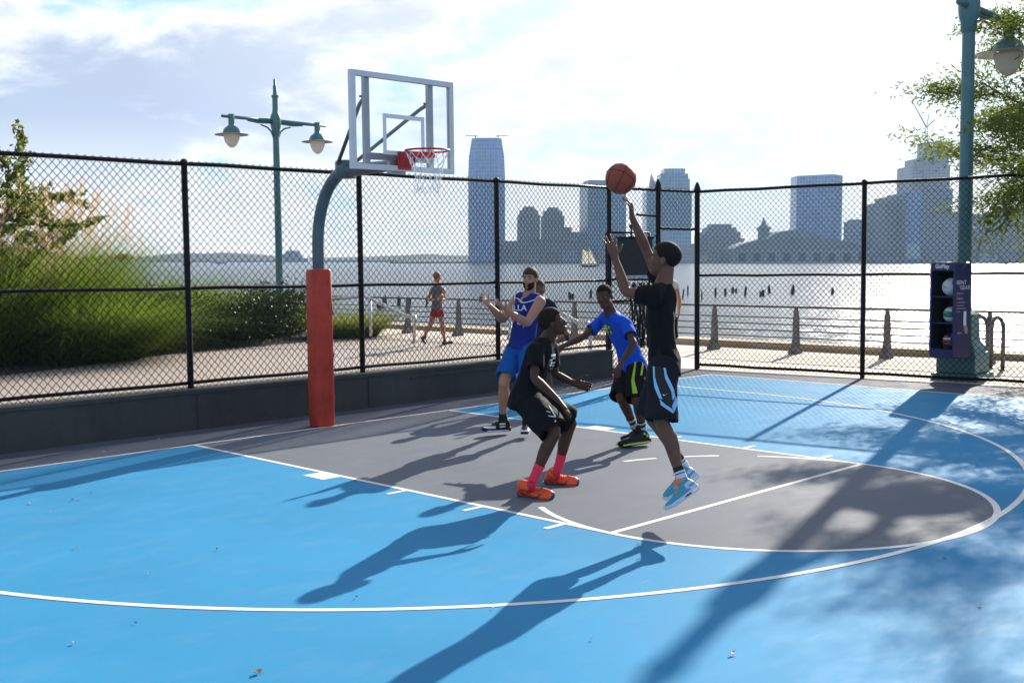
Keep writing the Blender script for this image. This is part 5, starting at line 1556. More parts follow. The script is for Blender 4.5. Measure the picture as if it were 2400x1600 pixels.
def shorts(J, m, parent, base, frac=0.88, r=(0.112, 0.118, 0.122), k=1.0, waist=0.16, fold=0.006, seed=2, paint=None, ease=0.0, flat=1.0, name="shorts"):
    mb = MB()
    pr = [(-0.20, 0.07, 0.08, 0), (-0.14, 0.135 * k + ease, 0.112 * k + ease, 0), (0.0, 0.158 * k + ease, 0.120 * k + ease, -0.006), (waist * 0.6, 0.150 * k + ease * .5, 0.108 * k + ease * .5, 0), (waist, 0.144 * k, 0.100 * k, 0)]
    mb.rings(torso_rings(J, pr))
    for s in 'LR':
        hp, kn = V3(J['hip' + s]), V3(J['kn' + s])
        an = V3(J['an' + s]); down = ((kn - hp).normalized() + AU * J.get('grav', -0.25)).normalized()
        L = (kn - hp).length * frac
        p0 = hp; p1 = hp.lerp(kn, frac * 0.5) - AU * 0.004; p2 = hp.lerp(kn, frac) - AU * 0.012
        limb_tube(mb, [p0, p1, p2], [r[0] * k, r[1] * k, r[2] * k], 18, hollow=True)
    return fuse(mb, name, m, base, parent, 0.0085, 4, fold, 7.0, seed, paint)


def sock(J, s, m, parent, base, top=0.30, r=1.0, stripes=None):
    """from the ankle up the shank; stripes: (t0, t1, material)"""
    kn, an = V3(J['kn' + s]), V3(J['an' + s]); kl = J.get('kl', 1.0)
    at = lambda t: an.lerp(kn, t)
    heel, toe, _ = J['shoe' + s]; low = V3(heel).lerp(V3(toe), 0.27) + (an - V3(heel).lerp(V3(toe), 0.27)).normalized() * 0.04
    rad = lambda t: (0.0385 + 0.018 * sst(0.12, 0.6, t) + 0.002 * math.sin(t * 60)) * kl * r
    ts = np.linspace(0, top, 7)
    mb = MB().tube([low] + [at(t) for t in ts] + [at(top) , at(top - 0.02)], [0.040 * kl] + [rad(t) for t in ts] + [rad(top) - 0.004, rad(top) - 0.006], 18)
    so = mb.build("sock", m, parent, smooth=True, origin=base)
    for t0, t1, sm_ in (stripes or ()):
        tt = np.linspace(t0, t1, 4)
        MB().tube([at(t0)] + [at(t) for t in tt] + [at(t1)], [rad(t0) - 0.002] + [rad(t) + 0.0022 for t in tt] + [rad(t1) - 0.002], 18).build("sock_stripe", sm_, so, smooth=True, origin=base)
    return so


SHOE_T = ((0.0, .024, .014, .048), (.02, .030, .008, .070), (.07, .035, .004, .088), (.16, .038, .003, .100), (.28, .039, .003, .098), (.38, .041, .003, .088), (.50, .044, .003, .074), (.64, .048, .003, .062), (.78, .049, .003, .054), (.90, .043, .005, .046), (.97, .030, .010, .036), (1.0, .014, .016, .028))


def shoe(J, s, parent, base, upper, sole, lace, accents=(), high=0.0, bands=()):
    heel, toe, roll = J['shoe' + s]; heel, toe = V3(heel), V3(toe); an = V3(J['an' + s])
    x = (toe - heel).normalized(); L = (toe - heel).length; z = an - heel.lerp(toe, 0.25); z = (z - x * z.dot(x)).normalized(); y = z.cross(x)
    k = L / 0.29
    M = Matrix(((x.x, y.x, z.x, heel.x), (x.y, y.y, z.y, heel.y), (x.z, y.z, z.z, heel.z), (0, 0, 0, 1)))
    mb = MB(); rs = []
    for t, hw, z0, z1 in SHOE_T:
        z1 = z1 + high * (sst(0.0, 0.05, t) - sst(0.28, 0.45, t))
        r_ = []
        for i in range(20):
            q = 2 * PI * i / 20; c_, s_ = math.cos(q), math.sin(q)
            yy = math.copysign(abs(c_) ** 0.7, c_) * hw; zz = (z0 + z1) / 2 + math.copysign(abs(s_) ** 0.75, s_) * (z1 - z0) / 2
            if zz > 0.05: yy *= 1 - 0.30 * sst(0.05, 0.10, zz) * sst(0.3, 0.55, t)
            r_.append(M @ Vector((t * L, yy * k, zz * k)))
        rs.append(r_)
    mb.rings(rs)
    c0 = M @ Vector((0.235 * L, 0, 0.07 * k)); ax = (an - c0).normalized()
    limb_tube(mb, [c0, c0.lerp(an, 0.5), M @ Vector((0.215 * L, 0, (0.112 + high) * k))], [0.040 * k, 0.042 * k, 0.0435 * k], 14)
    inv = (Matrix.Translation(-V3(base)) @ M).inverted()
    def paint(c):
        q = inv @ c
        t, zz, yy = q.x / L, q.z / k, q.y / k
        for idx, fn in enumerate(accents):
            if fn(t, yy, zz): return idx + 1
        return 0
    mats = upper if isinstance(upper, (list, tuple)) else [upper]
    sh = fuse(mb, "shoe", mats, base, parent, 0.0050, 2, paint=paint if accents else None)
    mb = MB(); rs = []
    for t, hw, z0, z1 in SHOE_T:
        top = 0.026 + 0.010 * (1 - sst(0.0, 0.35, t)) + 0.010 * sst(0.9, 1.0, t)
        bot = -0.012 + 0.016 * sst(0.78, 1.0, t) + 0.006 * (1 - sst(0.0, 0.06, t))
        r_ = []
        for i in range(16):
            q = 2 * PI * i / 16; c_, s_ = math.cos(q), math.sin(q)
            r_.append(M @ Vector((t * L + (0.004 if t > 0.95 else (-0.005 if t < 0.03 else 0)), math.copysign(abs(c_) ** 0.55, c_) * (hw + 0.004) * k, ((top + bot) / 2 + math.copysign(abs(s_) ** 0.4, s_) * (top - bot) / 2) * k)))
        rs.append(r_)
    mb.rings(rs)
    mb.build("sole", sole, sh, origin=base, auto=50)
    for (t0, t1, zz0, zz1, bm_) in bands:
        mb = MB()
        for sd in (-1, 1):
            P = []
            for t in np.linspace(t0, t1, 6):
                hw = np.interp(t, [a[0] for a in SHOE_T], [a[1] for a in SHOE_T]) + 0.0055
                P.append((t, hw))
            mb.rings([[M @ Vector((t * L, sd * hw * k, z_ * k)) for z_ in (zz0, zz1)] + [M @ Vector((t * L, sd * (hw - 0.006) * k, z_ * k)) for z_ in (zz1, zz0)] for t, hw in P])
        mb.build("sole_band", bm_, sh, origin=base)
    mb = MB()
    for t in (0.36, 0.42, 0.48, 0.54, 0.60):
        zt = np.interp(t, [a[0] for a in SHOE_T], [a[3] for a in SHOE_T]) + 0.004
        mb.tube([M @ Vector((t * L + 0.006 * sd * 0, sd, zz)) for sd, zz in ((-0.026 * k, (zt - 0.012) * k), (-0.012 * k, zt * k), (0.012 * k, zt * k), (0.026 * k, (zt - 0.012) * k))], 0.0042 * k, 6)
    for sd in (-1, 1):
        b0 = M @ Vector((0.345 * L, 0, 0.098 * k))
        mb.tube([b0, b0 + x * 0.03 + y * sd * 0.02 + z * 0.016, b0 + x * 0.045 + y * sd * 0.035 - z * 0.002, b0 + x * 0.02 + y * sd * 0.02], 0.0028, 6)
    mb.build("laces", lace, sh, smooth=True, origin=base)
    return sh


def decal(name, cloth, base, polys, m, n=(8, 8), lift=0.004, parent=None):
    """print lying on a garment: every quad (four start points in front of the cloth) is laid onto its surface"""
    me = cloth.data
    bvh = BVHTree.FromPolygons([v.co.copy() for v in me.vertices], [tuple(p.vertices) for p in me.polygons])
    eye = cam.matrix_world.translation; mb = MB(); bs = V3(base)
    for quad in polys:
        if len(quad) == 4: grid = [[(V3(quad[0]).lerp(V3(quad[1]), i / n[0])).lerp(V3(quad[3]).lerp(V3(quad[2]), i / n[0]), j / n[1]) for i in range(n[0] + 1)] for j in range(n[1] + 1)]
        P = []; ok = []
        for row in grid:
            for p in row:
                d = (p - eye).normalized(); h = bvh.ray_cast(p - d * 0.6 - bs, d, 1.6)
                if h[0] is None: P.append(p - bs); ok.append(False)
                else: P.append(h[0] + (h[1] if h[1].dot(d) < 0 else -h[1]) * lift); ok.append(True)
        w_ = n[0] + 1; F = []
        for j in range(n[1]):
            for i in range(n[0]):
                q = (j * w_ + i, j * w_ + i + 1, (j + 1) * w_ + i + 1, (j + 1) * w_ + i)
                if all(ok[a] for a in q) and max((P[q[a]] - P[q[a - 1]]).length for a in range(4)) < 0.12: F.append(q)
        if F: mb.add(P, F)
    o = mb.build(name, m, parent or cloth, smooth=True)
    bm = bmesh.new(); bm.from_mesh(o.data); bmesh.ops.remove_doubles(bm, verts=bm.verts, dist=0.0012); bm.to_mesh(o.data); bm.free()
    return o


def decal_text(name, cloth, base, txt, size, M, m, bold=0.0, lift=0.004):
    vs, fs = text_mesh(txt, size, bold); me = cloth.data; bs = V3(base)
    bvh = BVHTree.FromPolygons([v.co.copy() for v in me.vertices], [tuple(p.vertices) for p in me.polygons])
    eye = cam.matrix_world.translation; P = []
    for a, c in vs:
        p = M @ Vector((a, c, 0)); d = (p - eye).normalized(); h = bvh.ray_cast(p - d * 0.6 - bs, d, 1.6)
        P.append((h[0] + (h[1] if h[1].dot(d) < 0 else -h[1]) * lift) if h[0] is not None else p - bs)
    mb = MB(); mb.add(P, fs); return mb.build(name, m, cloth)


def person(label, base, group=None):
    return thing("person", label, "person", base, group=group)


SK_DARK = skin_mat("dark_brown_skin", (0.072, 0.032, 0.019), 0.5)
SK_MID = skin_mat("brown_skin", (0.140, 0.064, 0.038), 0.5)
SK_LIGHT = skin_mat("light_skin", (0.38, 0.195, 0.130), 0.5)
SK_RED = skin_mat("sunburnt_skin", (0.40, 0.17, 0.11), 0.45)
C_BLACK = cloth_mat("black_jersey", (0.0085, 0.0085, 0.0095))
C_INK = cloth_mat("ink_shorts", (0.013, 0.0145, 0.019))
C_ROYAL = cloth_mat("royal_blue_shirt", (0.010, 0.075, 0.50))
C_NAVYJ = cloth_mat("dark_blue_jersey", (0.016, 0.026, 0.20))
C_BLUES = cloth_mat("blue_shorts", (0.010, 0.095, 0.34))
C_WHITE = mat("white_print", (0.74, 0.75, 0.80), 0.7, var=0.04)
C_SKYP = mat("sky_blue_print", (0.26, 0.52, 0.78), 0.7, var=0.08, scale=14)
C_LIME = mat("lime_print", (0.33, 0.52, 0.035), 0.7, var=0.12, scale=20)
C_PANEL = mat("black_panel", (0.008, 0.008, 0.009), 0.75, var=0.1)


# ------------------------------------------------------------------ 1. shooting player, in the air
B1 = Vector((*(-1.468, -6.069), 0.0))
J = dict(head=(-1.319, -5.852, 1.911), face=-AR * 0.93 + DF * 0.36 + AU * 0.16, hup=AU, neck=(-1.329, -5.859, 1.744),
         shL=(-1.521, -5.916, 1.659), shR=(-1.195, -5.776, 1.653), elL=(-1.558, -5.693, 1.684), elR=(-1.217, -5.605, 1.99), wrL=(-1.568, -5.6, 1.933), wrR=(-1.323, -5.559, 2.227),
         hip=(-1.371, -5.887, 1.203), hipL=(-1.448, -5.942, 1.169), hipR=(-1.297, -5.838, 1.164), knL=(-1.531, -5.983, 0.79), knR=(-1.353, -5.765, 0.772), anL=(-1.498, -6.142, 0.394), anR=(-1.162, -5.91, 0.407),
         shoeL=((-1.43, -6.231, 0.33), (-1.62, -6.099, 0.182), 0), shoeR=((-1.077, -5.974, 0.336), (-1.273, -5.824, 0.159), 0), tw=0.84, ka=0.96, kl=0.98, hs=1.10, back=AR * -0.02,
         handL=dict(tip=(-1.577, -5.545, 2.101), n=DF * 0.9 - AR * 0.3, curl=(0.05, 0.12, 0.10), spread=0.34, thumb=1.0, tcurl=0.05),
         handR=dict(tip=(-1.32, -5.545, 2.392), n=-AR * 0.95 - DF * 0.1, spread=0.30, thumb=0.9, curls=((0.75, 0.45, 0.3), (0.55, 0.5, 0.35), (0.3, 0.35, 0.3), (0.15, 0.3, 0.25)), tcurl=0.3))
p1 = person("jumping shooter in black shirt and shorts, right arm stretched up to the ball", B1)
b1 = build_body(J, SK_MID, p1, B1)
short_hair(J, HAIRM, p1, B1, 0.004, 0.058, -0.055)
add_eyes(J, p1, B1)
t1 = shirt(J, C_BLACK, p1, B1, sleeve=0.55, ease=0.012, hem=-0.22, k=0.90, seed=3, fold=0.008, sl_r=(0.080, 0.075, 0.078))
s1 = shorts(J, C_INK, p1, B1, frac=0.98, r=(0.115, 0.124, 0.132), k=0.92, seed=4, fold=0.008)
D_ = 7.7
pan = [[(-1.784, -6.112, 1.198), (-1.722, -6.176, 1.186), (-1.732, -6.198, 0.881), (-1.757, -6.167, 0.933)]]
decal("side_panel", s1, B1, [[(-1.782, -6.114, 1.198), (-1.73, -6.168, 1.192), (-1.707, -6.204, 1.062), (-1.776, -6.135, 1.063)], [(-1.776, -6.135, 1.063), (-1.707, -6.204, 1.062), (-1.682, -6.239, 0.961), (-1.763, -6.157, 0.974)], [(-1.763, -6.157, 0.974), (-1.682, -6.239, 0.961), (-1.673, -6.254, 0.909), (-1.707, -6.222, 0.887)]], C_PANEL, lift=0.003)
decal("blue_stripe", s1, B1, [[(-1.784, -6.113, 1.195), (-1.776, -6.121, 1.195), (-1.779, -6.126, 1.123), (-1.787, -6.118, 1.118)], [(-1.787, -6.118, 1.118), (-1.779, -6.126, 1.123), (-1.77, -6.141, 1.063), (-1.785, -6.127, 1.054)], [(-1.785, -6.127, 1.054), (-1.77, -6.141, 1.063), (-1.753, -6.167, 0.974), (-1.769, -6.151, 0.98)],
                              [(-1.736, -6.162, 1.186), (-1.726, -6.172, 1.186), (-1.723, -6.18, 1.14), (-1.734, -6.171, 1.117)], [(-1.734, -6.171, 1.117), (-1.723, -6.18, 1.14), (-1.698, -6.215, 1.042), (-1.711, -6.204, 1.025)], [(-1.711, -6.204, 1.025), (-1.698, -6.215, 1.042), (-1.695, -6.224, 0.99), (-1.708, -6.212, 0.967)],
                              [(-1.767, -6.153, 0.977), (-1.758, -6.164, 0.956), (-1.714, -6.213, 0.91), (-1.707, -6.222, 0.884)], [(-1.767, -6.153, 0.977), (-1.707, -6.222, 0.884), (-1.712, -6.218, 0.881), (-1.763, -6.161, 0.936)], [(-1.713, -6.212, 0.927), (-1.693, -6.226, 0.993), (-1.683, -6.24, 0.95), (-1.707, -6.222, 0.884)]], C_SKYP, n=(4, 8), lift=0.006)
decal("check_mark", s1, B1, [[(-1.753, -6.164, 1.005), (-1.747, -6.17, 1.009), (-1.741, -6.176, 1.001), (-1.745, -6.172, 0.998)], [(-1.745, -6.172, 0.998), (-1.741, -6.176, 1.003), (-1.724, -6.192, 1.016), (-1.725, -6.191, 1.015)]], C_WHITE, n=(4, 2), lift=0.006)
WS = mat("white_sock", (0.60, 0.61, 0.72), 0.85, var=0.05, scale=40)
BS = mat("black_sock", (0.010, 0.010, 0.011), 0.85)
for s in 'LR': sock(J, s, WS, p1, B1, 0.20, stripes=((0.135, 0.205, BS), (0.085, 0.10, mat("navy_sock_stripe", (0.02, 0.03, 0.10), 0.8))))
TEALS = mat("teal_shoe", (0.020, 0.30, 0.42), 0.5, var=0.15, scale=60); LILAC = mat("lilac_rubber", (0.52, 0.55, 0.70), 0.5, var=0.05); ORG = mat("orange_trim", (0.80, 0.20, 0.03), 0.5, var=0.1); GOLD = mat("olive_trim", (0.20, 0.26, 0.05), 0.5)
for s in 'LR':
    shoe(J, s, p1, B1, [TEALS, LILAC, ORG, GOLD], LILAC, ORG, accents=(lambda t, y, z: t < 0.20 and z < 0.085 and z > 0.02 and not 0.045 < z < 0.06, lambda t, y, z: (0.26 < t < 0.62 and abs(y) < 0.012 and z > 0.05) or (z > 0.108 and t > 0.2), lambda t, y, z: abs(z - (0.030 + 0.10 * abs(t - 0.42))) < 0.004 and 0.33 < t < 0.58 and abs(y) > 0.02), high=0.012, bands=((0.02, 0.20, -0.002, 0.016, C_WHITE), (0.25, 0.42, 0.000, 0.010, C_PANEL)))

# ------------------------------------------------------------------ 2. crouching defender
B2 = Vector((*(-1.089, -4.505), 0.0))
J = dict(head=(-1.044, -4.505, 1.401), face=AR * 0.93 + DF * -0.05 + AU * 0.30, hup=AU - AR * 0.2, hs=1.04, neck=(-1.052, -4.454, 1.266), back=-AR * 0.03,
         shR=(-1.251, -4.517, 1.201), shL=(-0.919, -4.354, 1.19), elR=(-1.351, -4.582, 0.978), elL=(-0.844, -4.341, 0.949), wrR=(-1.283, -4.781, 0.81), wrL=(-0.776, -4.487, 0.885),
         hip=(-1.185, -4.343, 0.786), hipR=(-1.253, -4.418, 0.77), hipL=(-1.089, -4.299, 0.766), knR=(-1.271, -4.735, 0.552), knL=(-0.761, -4.451, 0.559), anR=(-1.397, -4.593, 0.153), anL=(-0.846, -4.354, 0.124),
         shoeR=((*(-1.318, -4.379), 0.012), (*(-1.24, -4.687), 0.012), 0), shoeL=((*(-0.816, -4.195), 0.012), (*(-0.68, -4.457), 0.012), 0), tw=0.9, ka=0.92, kl=0.95,
         handR=dict(tip=(-1.254, -4.877, 0.72), n=-AR * 0.75 - AU * 0.66, spread=0.22, curls=((0.15, 0.3, 0.2), (0.2, 0.3, 0.25), (0.28, 0.3, 0.25), (0.35, 0.3, 0.2)), thumb=0.7),
         handL=dict(tip=(-0.662, -4.577, 0.842), n=-DF, spread=0.12, curl=(0.35, 0.5, 0.4), thumb=0.95))
p2 = person("crouching defender in black shirt and shorts with pink socks and orange shoes", B2)
b2 = build_body(J, SK_DARK, p2, B2)
short_hair(J, mat("black_hair_brown_tips", (0.020, 0.011, 0.007), 0.8, spec=0.15, var=0.4, scale=60, bump=0.6, bscale=160), p2, B2, 0.010, 0.060, -0.03)
add_eyes(J, p2, B2)
t2 = shirt(J, C_BLACK, p2, B2, sleeve=0.66, ease=0.020, hem=-0.24, k=0.95, seed=5, fold=0.010, sl_r=(0.068, 0.068, 0.072))
s2 = shorts(J, C_BLACK, p2, B2, frac=0.93, r=(0.120, 0.128, 0.130), k=1.0, seed=6, fold=0.010, ease=0.006)
# white lettering-like print down the chest and marks on the shorts
decal("chest_print", t2, B2, [[(-1.392, -4.803, 1.184), (-1.366, -4.829, 1.187), (-1.369, -4.828, 1.17), (-1.395, -4.802, 1.167)],
      [(-1.384, -4.814, 1.161), (-1.367, -4.83, 1.164), (-1.37, -4.829, 1.15), (-1.387, -4.812, 1.147)],
      [(-1.401, -4.798, 1.144), (-1.387, -4.812, 1.147), (-1.39, -4.81, 1.137), (-1.404, -4.796, 1.134)],
      [(-1.398, -4.804, 1.124), (-1.372, -4.83, 1.127), (-1.375, -4.828, 1.114), (-1.401, -4.802, 1.111)],
      [(-1.406, -4.798, 1.104), (-1.394, -4.809, 1.108), (-1.397, -4.807, 1.094), (-1.409, -4.796, 1.091)],
      [(-1.387, -4.816, 1.104), (-1.378, -4.826, 1.107), (-1.381, -4.824, 1.091), (-1.39, -4.815, 1.088)],
      [(-1.405, -4.801, 1.078), (-1.384, -4.822, 1.081), (-1.387, -4.82, 1.068), (-1.408, -4.799, 1.065)],
      [(-1.411, -4.797, 1.055), (-1.399, -4.809, 1.058), (-1.402, -4.807, 1.045), (-1.414, -4.796, 1.041)],
      [(-1.397, -4.812, 1.051), (-1.388, -4.821, 1.054), (-1.391, -4.819, 1.044), (-1.4, -4.81, 1.041)],
      [(-1.413, -4.799, 1.031), (-1.394, -4.817, 1.034), (-1.397, -4.815, 1.025), (-1.416, -4.797, 1.022)]], C_WHITE, n=(4, 3), lift=0.005)
decal("leg_print", s2, B2, [[(-1.575, -4.943, 0.812), (-1.568, -4.95, 0.805), (-1.538, -4.988, 0.727), (-1.543, -4.984, 0.72)], [(-1.589, -4.933, 0.77), (-1.566, -4.957, 0.76), (-1.567, -4.957, 0.753), (-1.587, -4.936, 0.763)], [(-1.581, -4.944, 0.734), (-1.538, -4.988, 0.727), (-1.543, -4.984, 0.717), (-1.577, -4.949, 0.727)], [(-1.547, -4.983, 0.698), (-1.54, -4.989, 0.701), (-1.543, -4.988, 0.688), (-1.547, -4.983, 0.688)]], C_WHITE, n=(5, 2), lift=0.005)
PINK = mat("pink_sock", (0.80, 0.030, 0.080), 0.8, var=0.08, scale=50)
for s in 'LR': sock(J, s, PINK, p2, B2, 0.34, 1.04)
ORGS = mat("orange_shoe", (0.80, 0.095, 0.012), 0.45, var=0.18, scale=60); NAVYR = mat("navy_rubber", (0.022, 0.022, 0.16), 0.5, var=0.1)
for s in 'LR':
    shoe(J, s, p2, B2, [ORGS, NAVYR, NAVYR], NAVYR, ORGS, accents=(lambda t, y, z: t < 0.05 and z < 0.065, lambda t, y, z: abs(y) > 0.02 and (abs(z - (0.034 + 0.16 * max(0, t - 0.55) + 0.05 * max(0, 0.5 - t))) < 0.0055 and 0.36 < t < 0.78 or abs(z - (0.085 - 0.22 * (t - 0.12))) < 0.008 and 0.12 < t < 0.30)), high=0.008)

# ------------------------------------------------------------------ 3. bearded player calling with open hands
B3 = Vector((*(0.886, -2.124), 0.0))
J = dict(head=(1.064, -2.213, 1.703), face=-AR * 0.42 - DF * 0.90 + AU * 0.02, hup=AU + AR * 0.05, neck=(1.086, -2.183, 1.526),
         shR=(1.091, -1.981, 1.475), shL=(1.073, -2.361, 1.464), elR=(0.849, -2.001, 1.26), elL=(0.797, -2.421, 1.239), wrR=(0.572, -2.09, 1.426), wrL=(0.532, -2.381, 1.389),
         hip=(1.012, -2.124, 0.966), hipL=(1.005, -2.234, 0.944), hipR=(1.035, -2.009, 0.936), knR=(0.756, -2.105, 0.596), knL=(0.868, -2.375, 0.583), anR=(0.855, -1.978, 0.178), anL=(0.915, -2.28, 0.181),
         shoeR=((0.921, -2.016, 0.042), (0.605, -1.925, 0.059), 0), shoeL=((0.969, -2.245, 0.078), (0.751, -2.412, 0.055), 0), tw=1.02, ka=1.16, kl=1.08, nkr=1.08,
         handL=dict(tip=(0.406, -2.314, 1.495), n=AU * 0.75 + AR * 0.2 + DF * 0.35, spread=0.20, curl=(0.12, 0.22, 0.2), thumb=0.9),
         handR=dict(tip=(0.446, -2.065, 1.543), n=AU * 0.6 + AR * 0.3 - DF * 0.55, spread=0.24, curl=(0.15, 0.3, 0.25), thumb=0.8))
p3 = person("bearded player in dark blue jersey and blue shorts holding out both open hands", B3)
b3 = build_body(J, SK_LIGHT, p3, B3)
short_hair(J, BROWNH, p3, B3, 0.013, 0.055, -0.04)
def bk3(q):
    top = -0.038 + 0.034 * sst(0.030, 0.058, abs(q.x)) + 0.003 * mnoise.noise(q * 130)
    return sst(top, top - 0.016, q.z) * sst(-0.035, 0.005, q.y) * (1 - 0.55 * (abs(q.x) < 0.014 and -0.066 < q.z < -0.059 and q.y > 0.05))
shell(J, "beard", mat("dark_beard", (0.020, 0.012, 0.008), 0.8, spec=0.15, var=0.5, scale=90, bump=0.6, bscale=200), p3, B3, (0, 0.026, -0.055), (0.063, 0.065, 0.068), bk3, tuck=0.70)
Mh = head_M(J)
for s in (-1, 1): MB().tube([Mh @ Vector(p) for p in ((s * 0.014, 0.085, 0.026), (s * 0.030, 0.086, 0.029), (s * 0.050, 0.073, 0.023))], [0.003, 0.0035, 0.002], 6).build("eyebrow", HAIRM, p3, origin=B3)
add_eyes(J, p3, B3)
t3 = shirt(J, C_NAVYJ, p3, B3, name="jersey", sleeve=0, ease=0.014, hem=-0.05, k=1.0, seed=7, fold=0.006)
s3 = shorts(J, C_BLUES, p3, B3, frac=0.82, r=(0.110, 0.116, 0.118), k=1.0, seed=8, fold=0.006)
def line_px(name, cloth, base, pts, w, m, lift=0.006):
    q = []
    for a, c in zip(pts[:-1], pts[1:]):
        a, c = V3(a), V3(c); u_ = AU * (w / 2) if abs((c - a).normalized().z) < 0.8 else AR * (w / 2)
        q.append([a - u_, c - u_, c + u_, a + u_])
    return decal(name, cloth, base, q, m, n=(5, 2), lift=lift)
def trim_ring(name, cloth, base, c, ax, front, m, drop, rad=0.0055):
    """piping where a garment ends: found on its surface round an axis"""
    bvh = BVHTree.FromPolygons([v.co.copy() for v in cloth.data.vertices], [tuple(p.vertices) for p in cloth.data.polygons])
    ax = V3(ax).normalized(); f = V3(front); f = (f - ax * f.dot(ax)).normalized(); r = f.cross(ax); bs = V3(base); run = []
    for q in np.linspace(0, 2 * PI, 49):
        o_ = f * math.sin(q) + r * math.cos(q)
        cc = c - ax * (drop[0] + drop[1] * max(0, math.sin(q)) ** 1.5)
        h = bvh.ray_cast(cc + o_ * 0.30 - bs, -o_, 0.30)
        if h[0] is not None: run.append(h[0] + o_ * 0.002)
    if len(run) > 3: return MB().tube(run, rad, 6).build(name, m, cloth, smooth=True)
ff3 = -AR * 0.6 - DF * 0.8; nk3 = V3(J['neck'])
trim_ring("neck_trim", t3, B3, nk3, AU, ff3, C_WHITE, (0.022, 0.055))
for s in 'LR':
    a_ = V3(J['sh' + s]); trim_ring("arm_trim", t3, B3, nk3.lerp(a_, 0.74) - AU * 0.07, (a_ - nk3).normalized(), AU, C_WHITE, (0, 0), 0.005)
Mt = Matrix.Translation((0.806, -2.299, 1.399)) @ Matrix(((AR.x, AU.x * 0 + 0.0, 0, 0), (AR.y, 0, 0, 0), (AR.z, 1, 0, 0), (0, 0, 0, 1)))
decal_text("chest_lettering", t3, B3, "ILLA", 0.085, Mt, C_WHITE, 0.001)
decal_text("chest_number", t3, B3, "0", 0.10, Matrix.Translation((0.798, -2.306, 1.254)) @ Matrix(((AR.x, 0, 0, 0), (AR.y, 0, 0, 0), (0, 1, 0, 0), (0, 0, 0, 1))), C_WHITE, 0.002)
for s in 'LR': sock(J, s, BS, p3, B3, 0.16, 1.02)
BLKS = mat("black_shoe", (0.010, 0.010, 0.011), 0.55, spec=0.2, var=0.2, scale=50)
for s in 'LR':
    shoe(J, s, p3, B3, [BLKS, C_WHITE], BLKS, BLKS, accents=(lambda t, y, z: (abs(y) > 0.018 and 0.030 < z < 0.070 and 0.22 < t < 0.44 and not 0.044 < z < 0.056) or (t > 0.60 and 0.020 < z < 0.045),), high=0.022, bands=((0.10, 0.92, -0.006, 0.004, C_WHITE),))

# ------------------------------------------------------------------ 4. player in the bright blue shirt, stooping
B4 = Vector((*(1.208, -3.56), 0.0))
J = dict(head=(1.074, -3.265, 1.526), face=-AR * 0.42 - DF * 0.88 - AU * 0.08, hup=AU - AR * 0.15, neck=(1.154, -3.277, 1.361), hs=1.07, back=AR * 0.03 + DF * 0.02,
         shR=(1.232, -3.095, 1.268), shL=(1.147, -3.48, 1.249), elR=(0.983, -3.046, 1.11), elL=(1.04, -3.676, 1.064), wrR=(0.739, -2.981, 1.024), wrL=(0.846, -3.67, 0.889),
         hip=(1.35, -3.404, 0.802), hipR=(1.395, -3.31, 0.766), hipL=(1.302, -3.499, 0.785), knR=(1.128, -3.425, 0.503), knL=(1.127, -3.638, 0.49), anR=(1.435, -3.373, 0.137), anL=(1.289, -3.596, 0.14),
         shoeR=((1.534, -3.426, 0.04), (1.265, -3.328, 0.03), 0), shoeL=((1.327, -3.644, 0.039), (0.985, -3.53, 0.025), 0), tw=0.9, ka=0.94, kl=0.96,
         handR=dict(tip=(0.602, -2.905, 0.977), n=DF * 0.4 - AU * 0.8, spread=0.2, curl=(0.1, 0.2, 0.2), thumb=0.7),
         handL=dict(tip=(0.732, -3.682, 0.772), n=AR * 0.5 + AU * -0.1 + DF * 0.6, spread=0.10, curl=(0.35, 0.5, 0.4), thumb=0.6))
p4 = person("stooping player in bright blue shirt and black shorts with lime side stripes", B4)
b4 = build_body(J, SK_DARK, p4, B4)
short_hair(J, mat("cropped_brown_hair", (0.022, 0.012, 0.008), 0.85, spec=0.1, var=0.4, scale=70, bump=0.4, bscale=200), p4, B4, 0.004, 0.06, -0.04)
add_eyes(J, p4, B4)
t4 = shirt(J, C_ROYAL, p4, B4, sleeve=0.60, ease=0.018, hem=-0.10, k=0.95, seed=9, fold=0.008, sl_r=(0.068, 0.072, 0.078), flare=0.008)
s4 = shorts(J, C_BLACK, p4, B4, frac=0.97, r=(0.112, 0.122, 0.126), k=0.95, seed=10, fold=0.007)
decal("chest_print", t4, B4, [[(0.654, -3.581, 1.264), (0.688, -3.613, 1.276), (0.703, -3.638, 1.188), (0.676, -3.611, 1.184)]], C_LIME, n=(6, 6))
decal("chest_panel", t4, B4, [[(0.691, -3.616, 1.28), (0.714, -3.64, 1.267), (0.737, -3.674, 1.171), (0.703, -3.638, 1.18)]], mat("navy_print", (0.012, 0.016, 0.06), 0.7), n=(6, 6))
decal("chest_mark", t4, B4, [[(0.699, -3.625, 1.267), (0.71, -3.638, 1.259), (0.717, -3.648, 1.23), (0.706, -3.636, 1.234)], [(0.711, -3.642, 1.221), (0.722, -3.654, 1.213), (0.729, -3.665, 1.183), (0.715, -3.65, 1.188)]], C_LIME, n=(3, 3), lift=0.007)
decal("lime_stripe", s4, B4, [[(0.946, -3.767, 0.922), (0.955, -3.776, 0.921), (0.928, -3.77, 0.719), (0.907, -3.75, 0.711)], [(0.907, -3.75, 0.711), (0.928, -3.77, 0.719), (0.948, -3.808, 0.542), (0.909, -3.769, 0.542)]], C_LIME, n=(4, 8), lift=0.005)
decal("lime_stripe", s4, B4, [[(1.006, -3.822, 0.963), (1.014, -3.831, 0.963), (0.985, -3.822, 0.761), (0.97, -3.807, 0.761)]], C_LIME, n=(4, 8), lift=0.005)
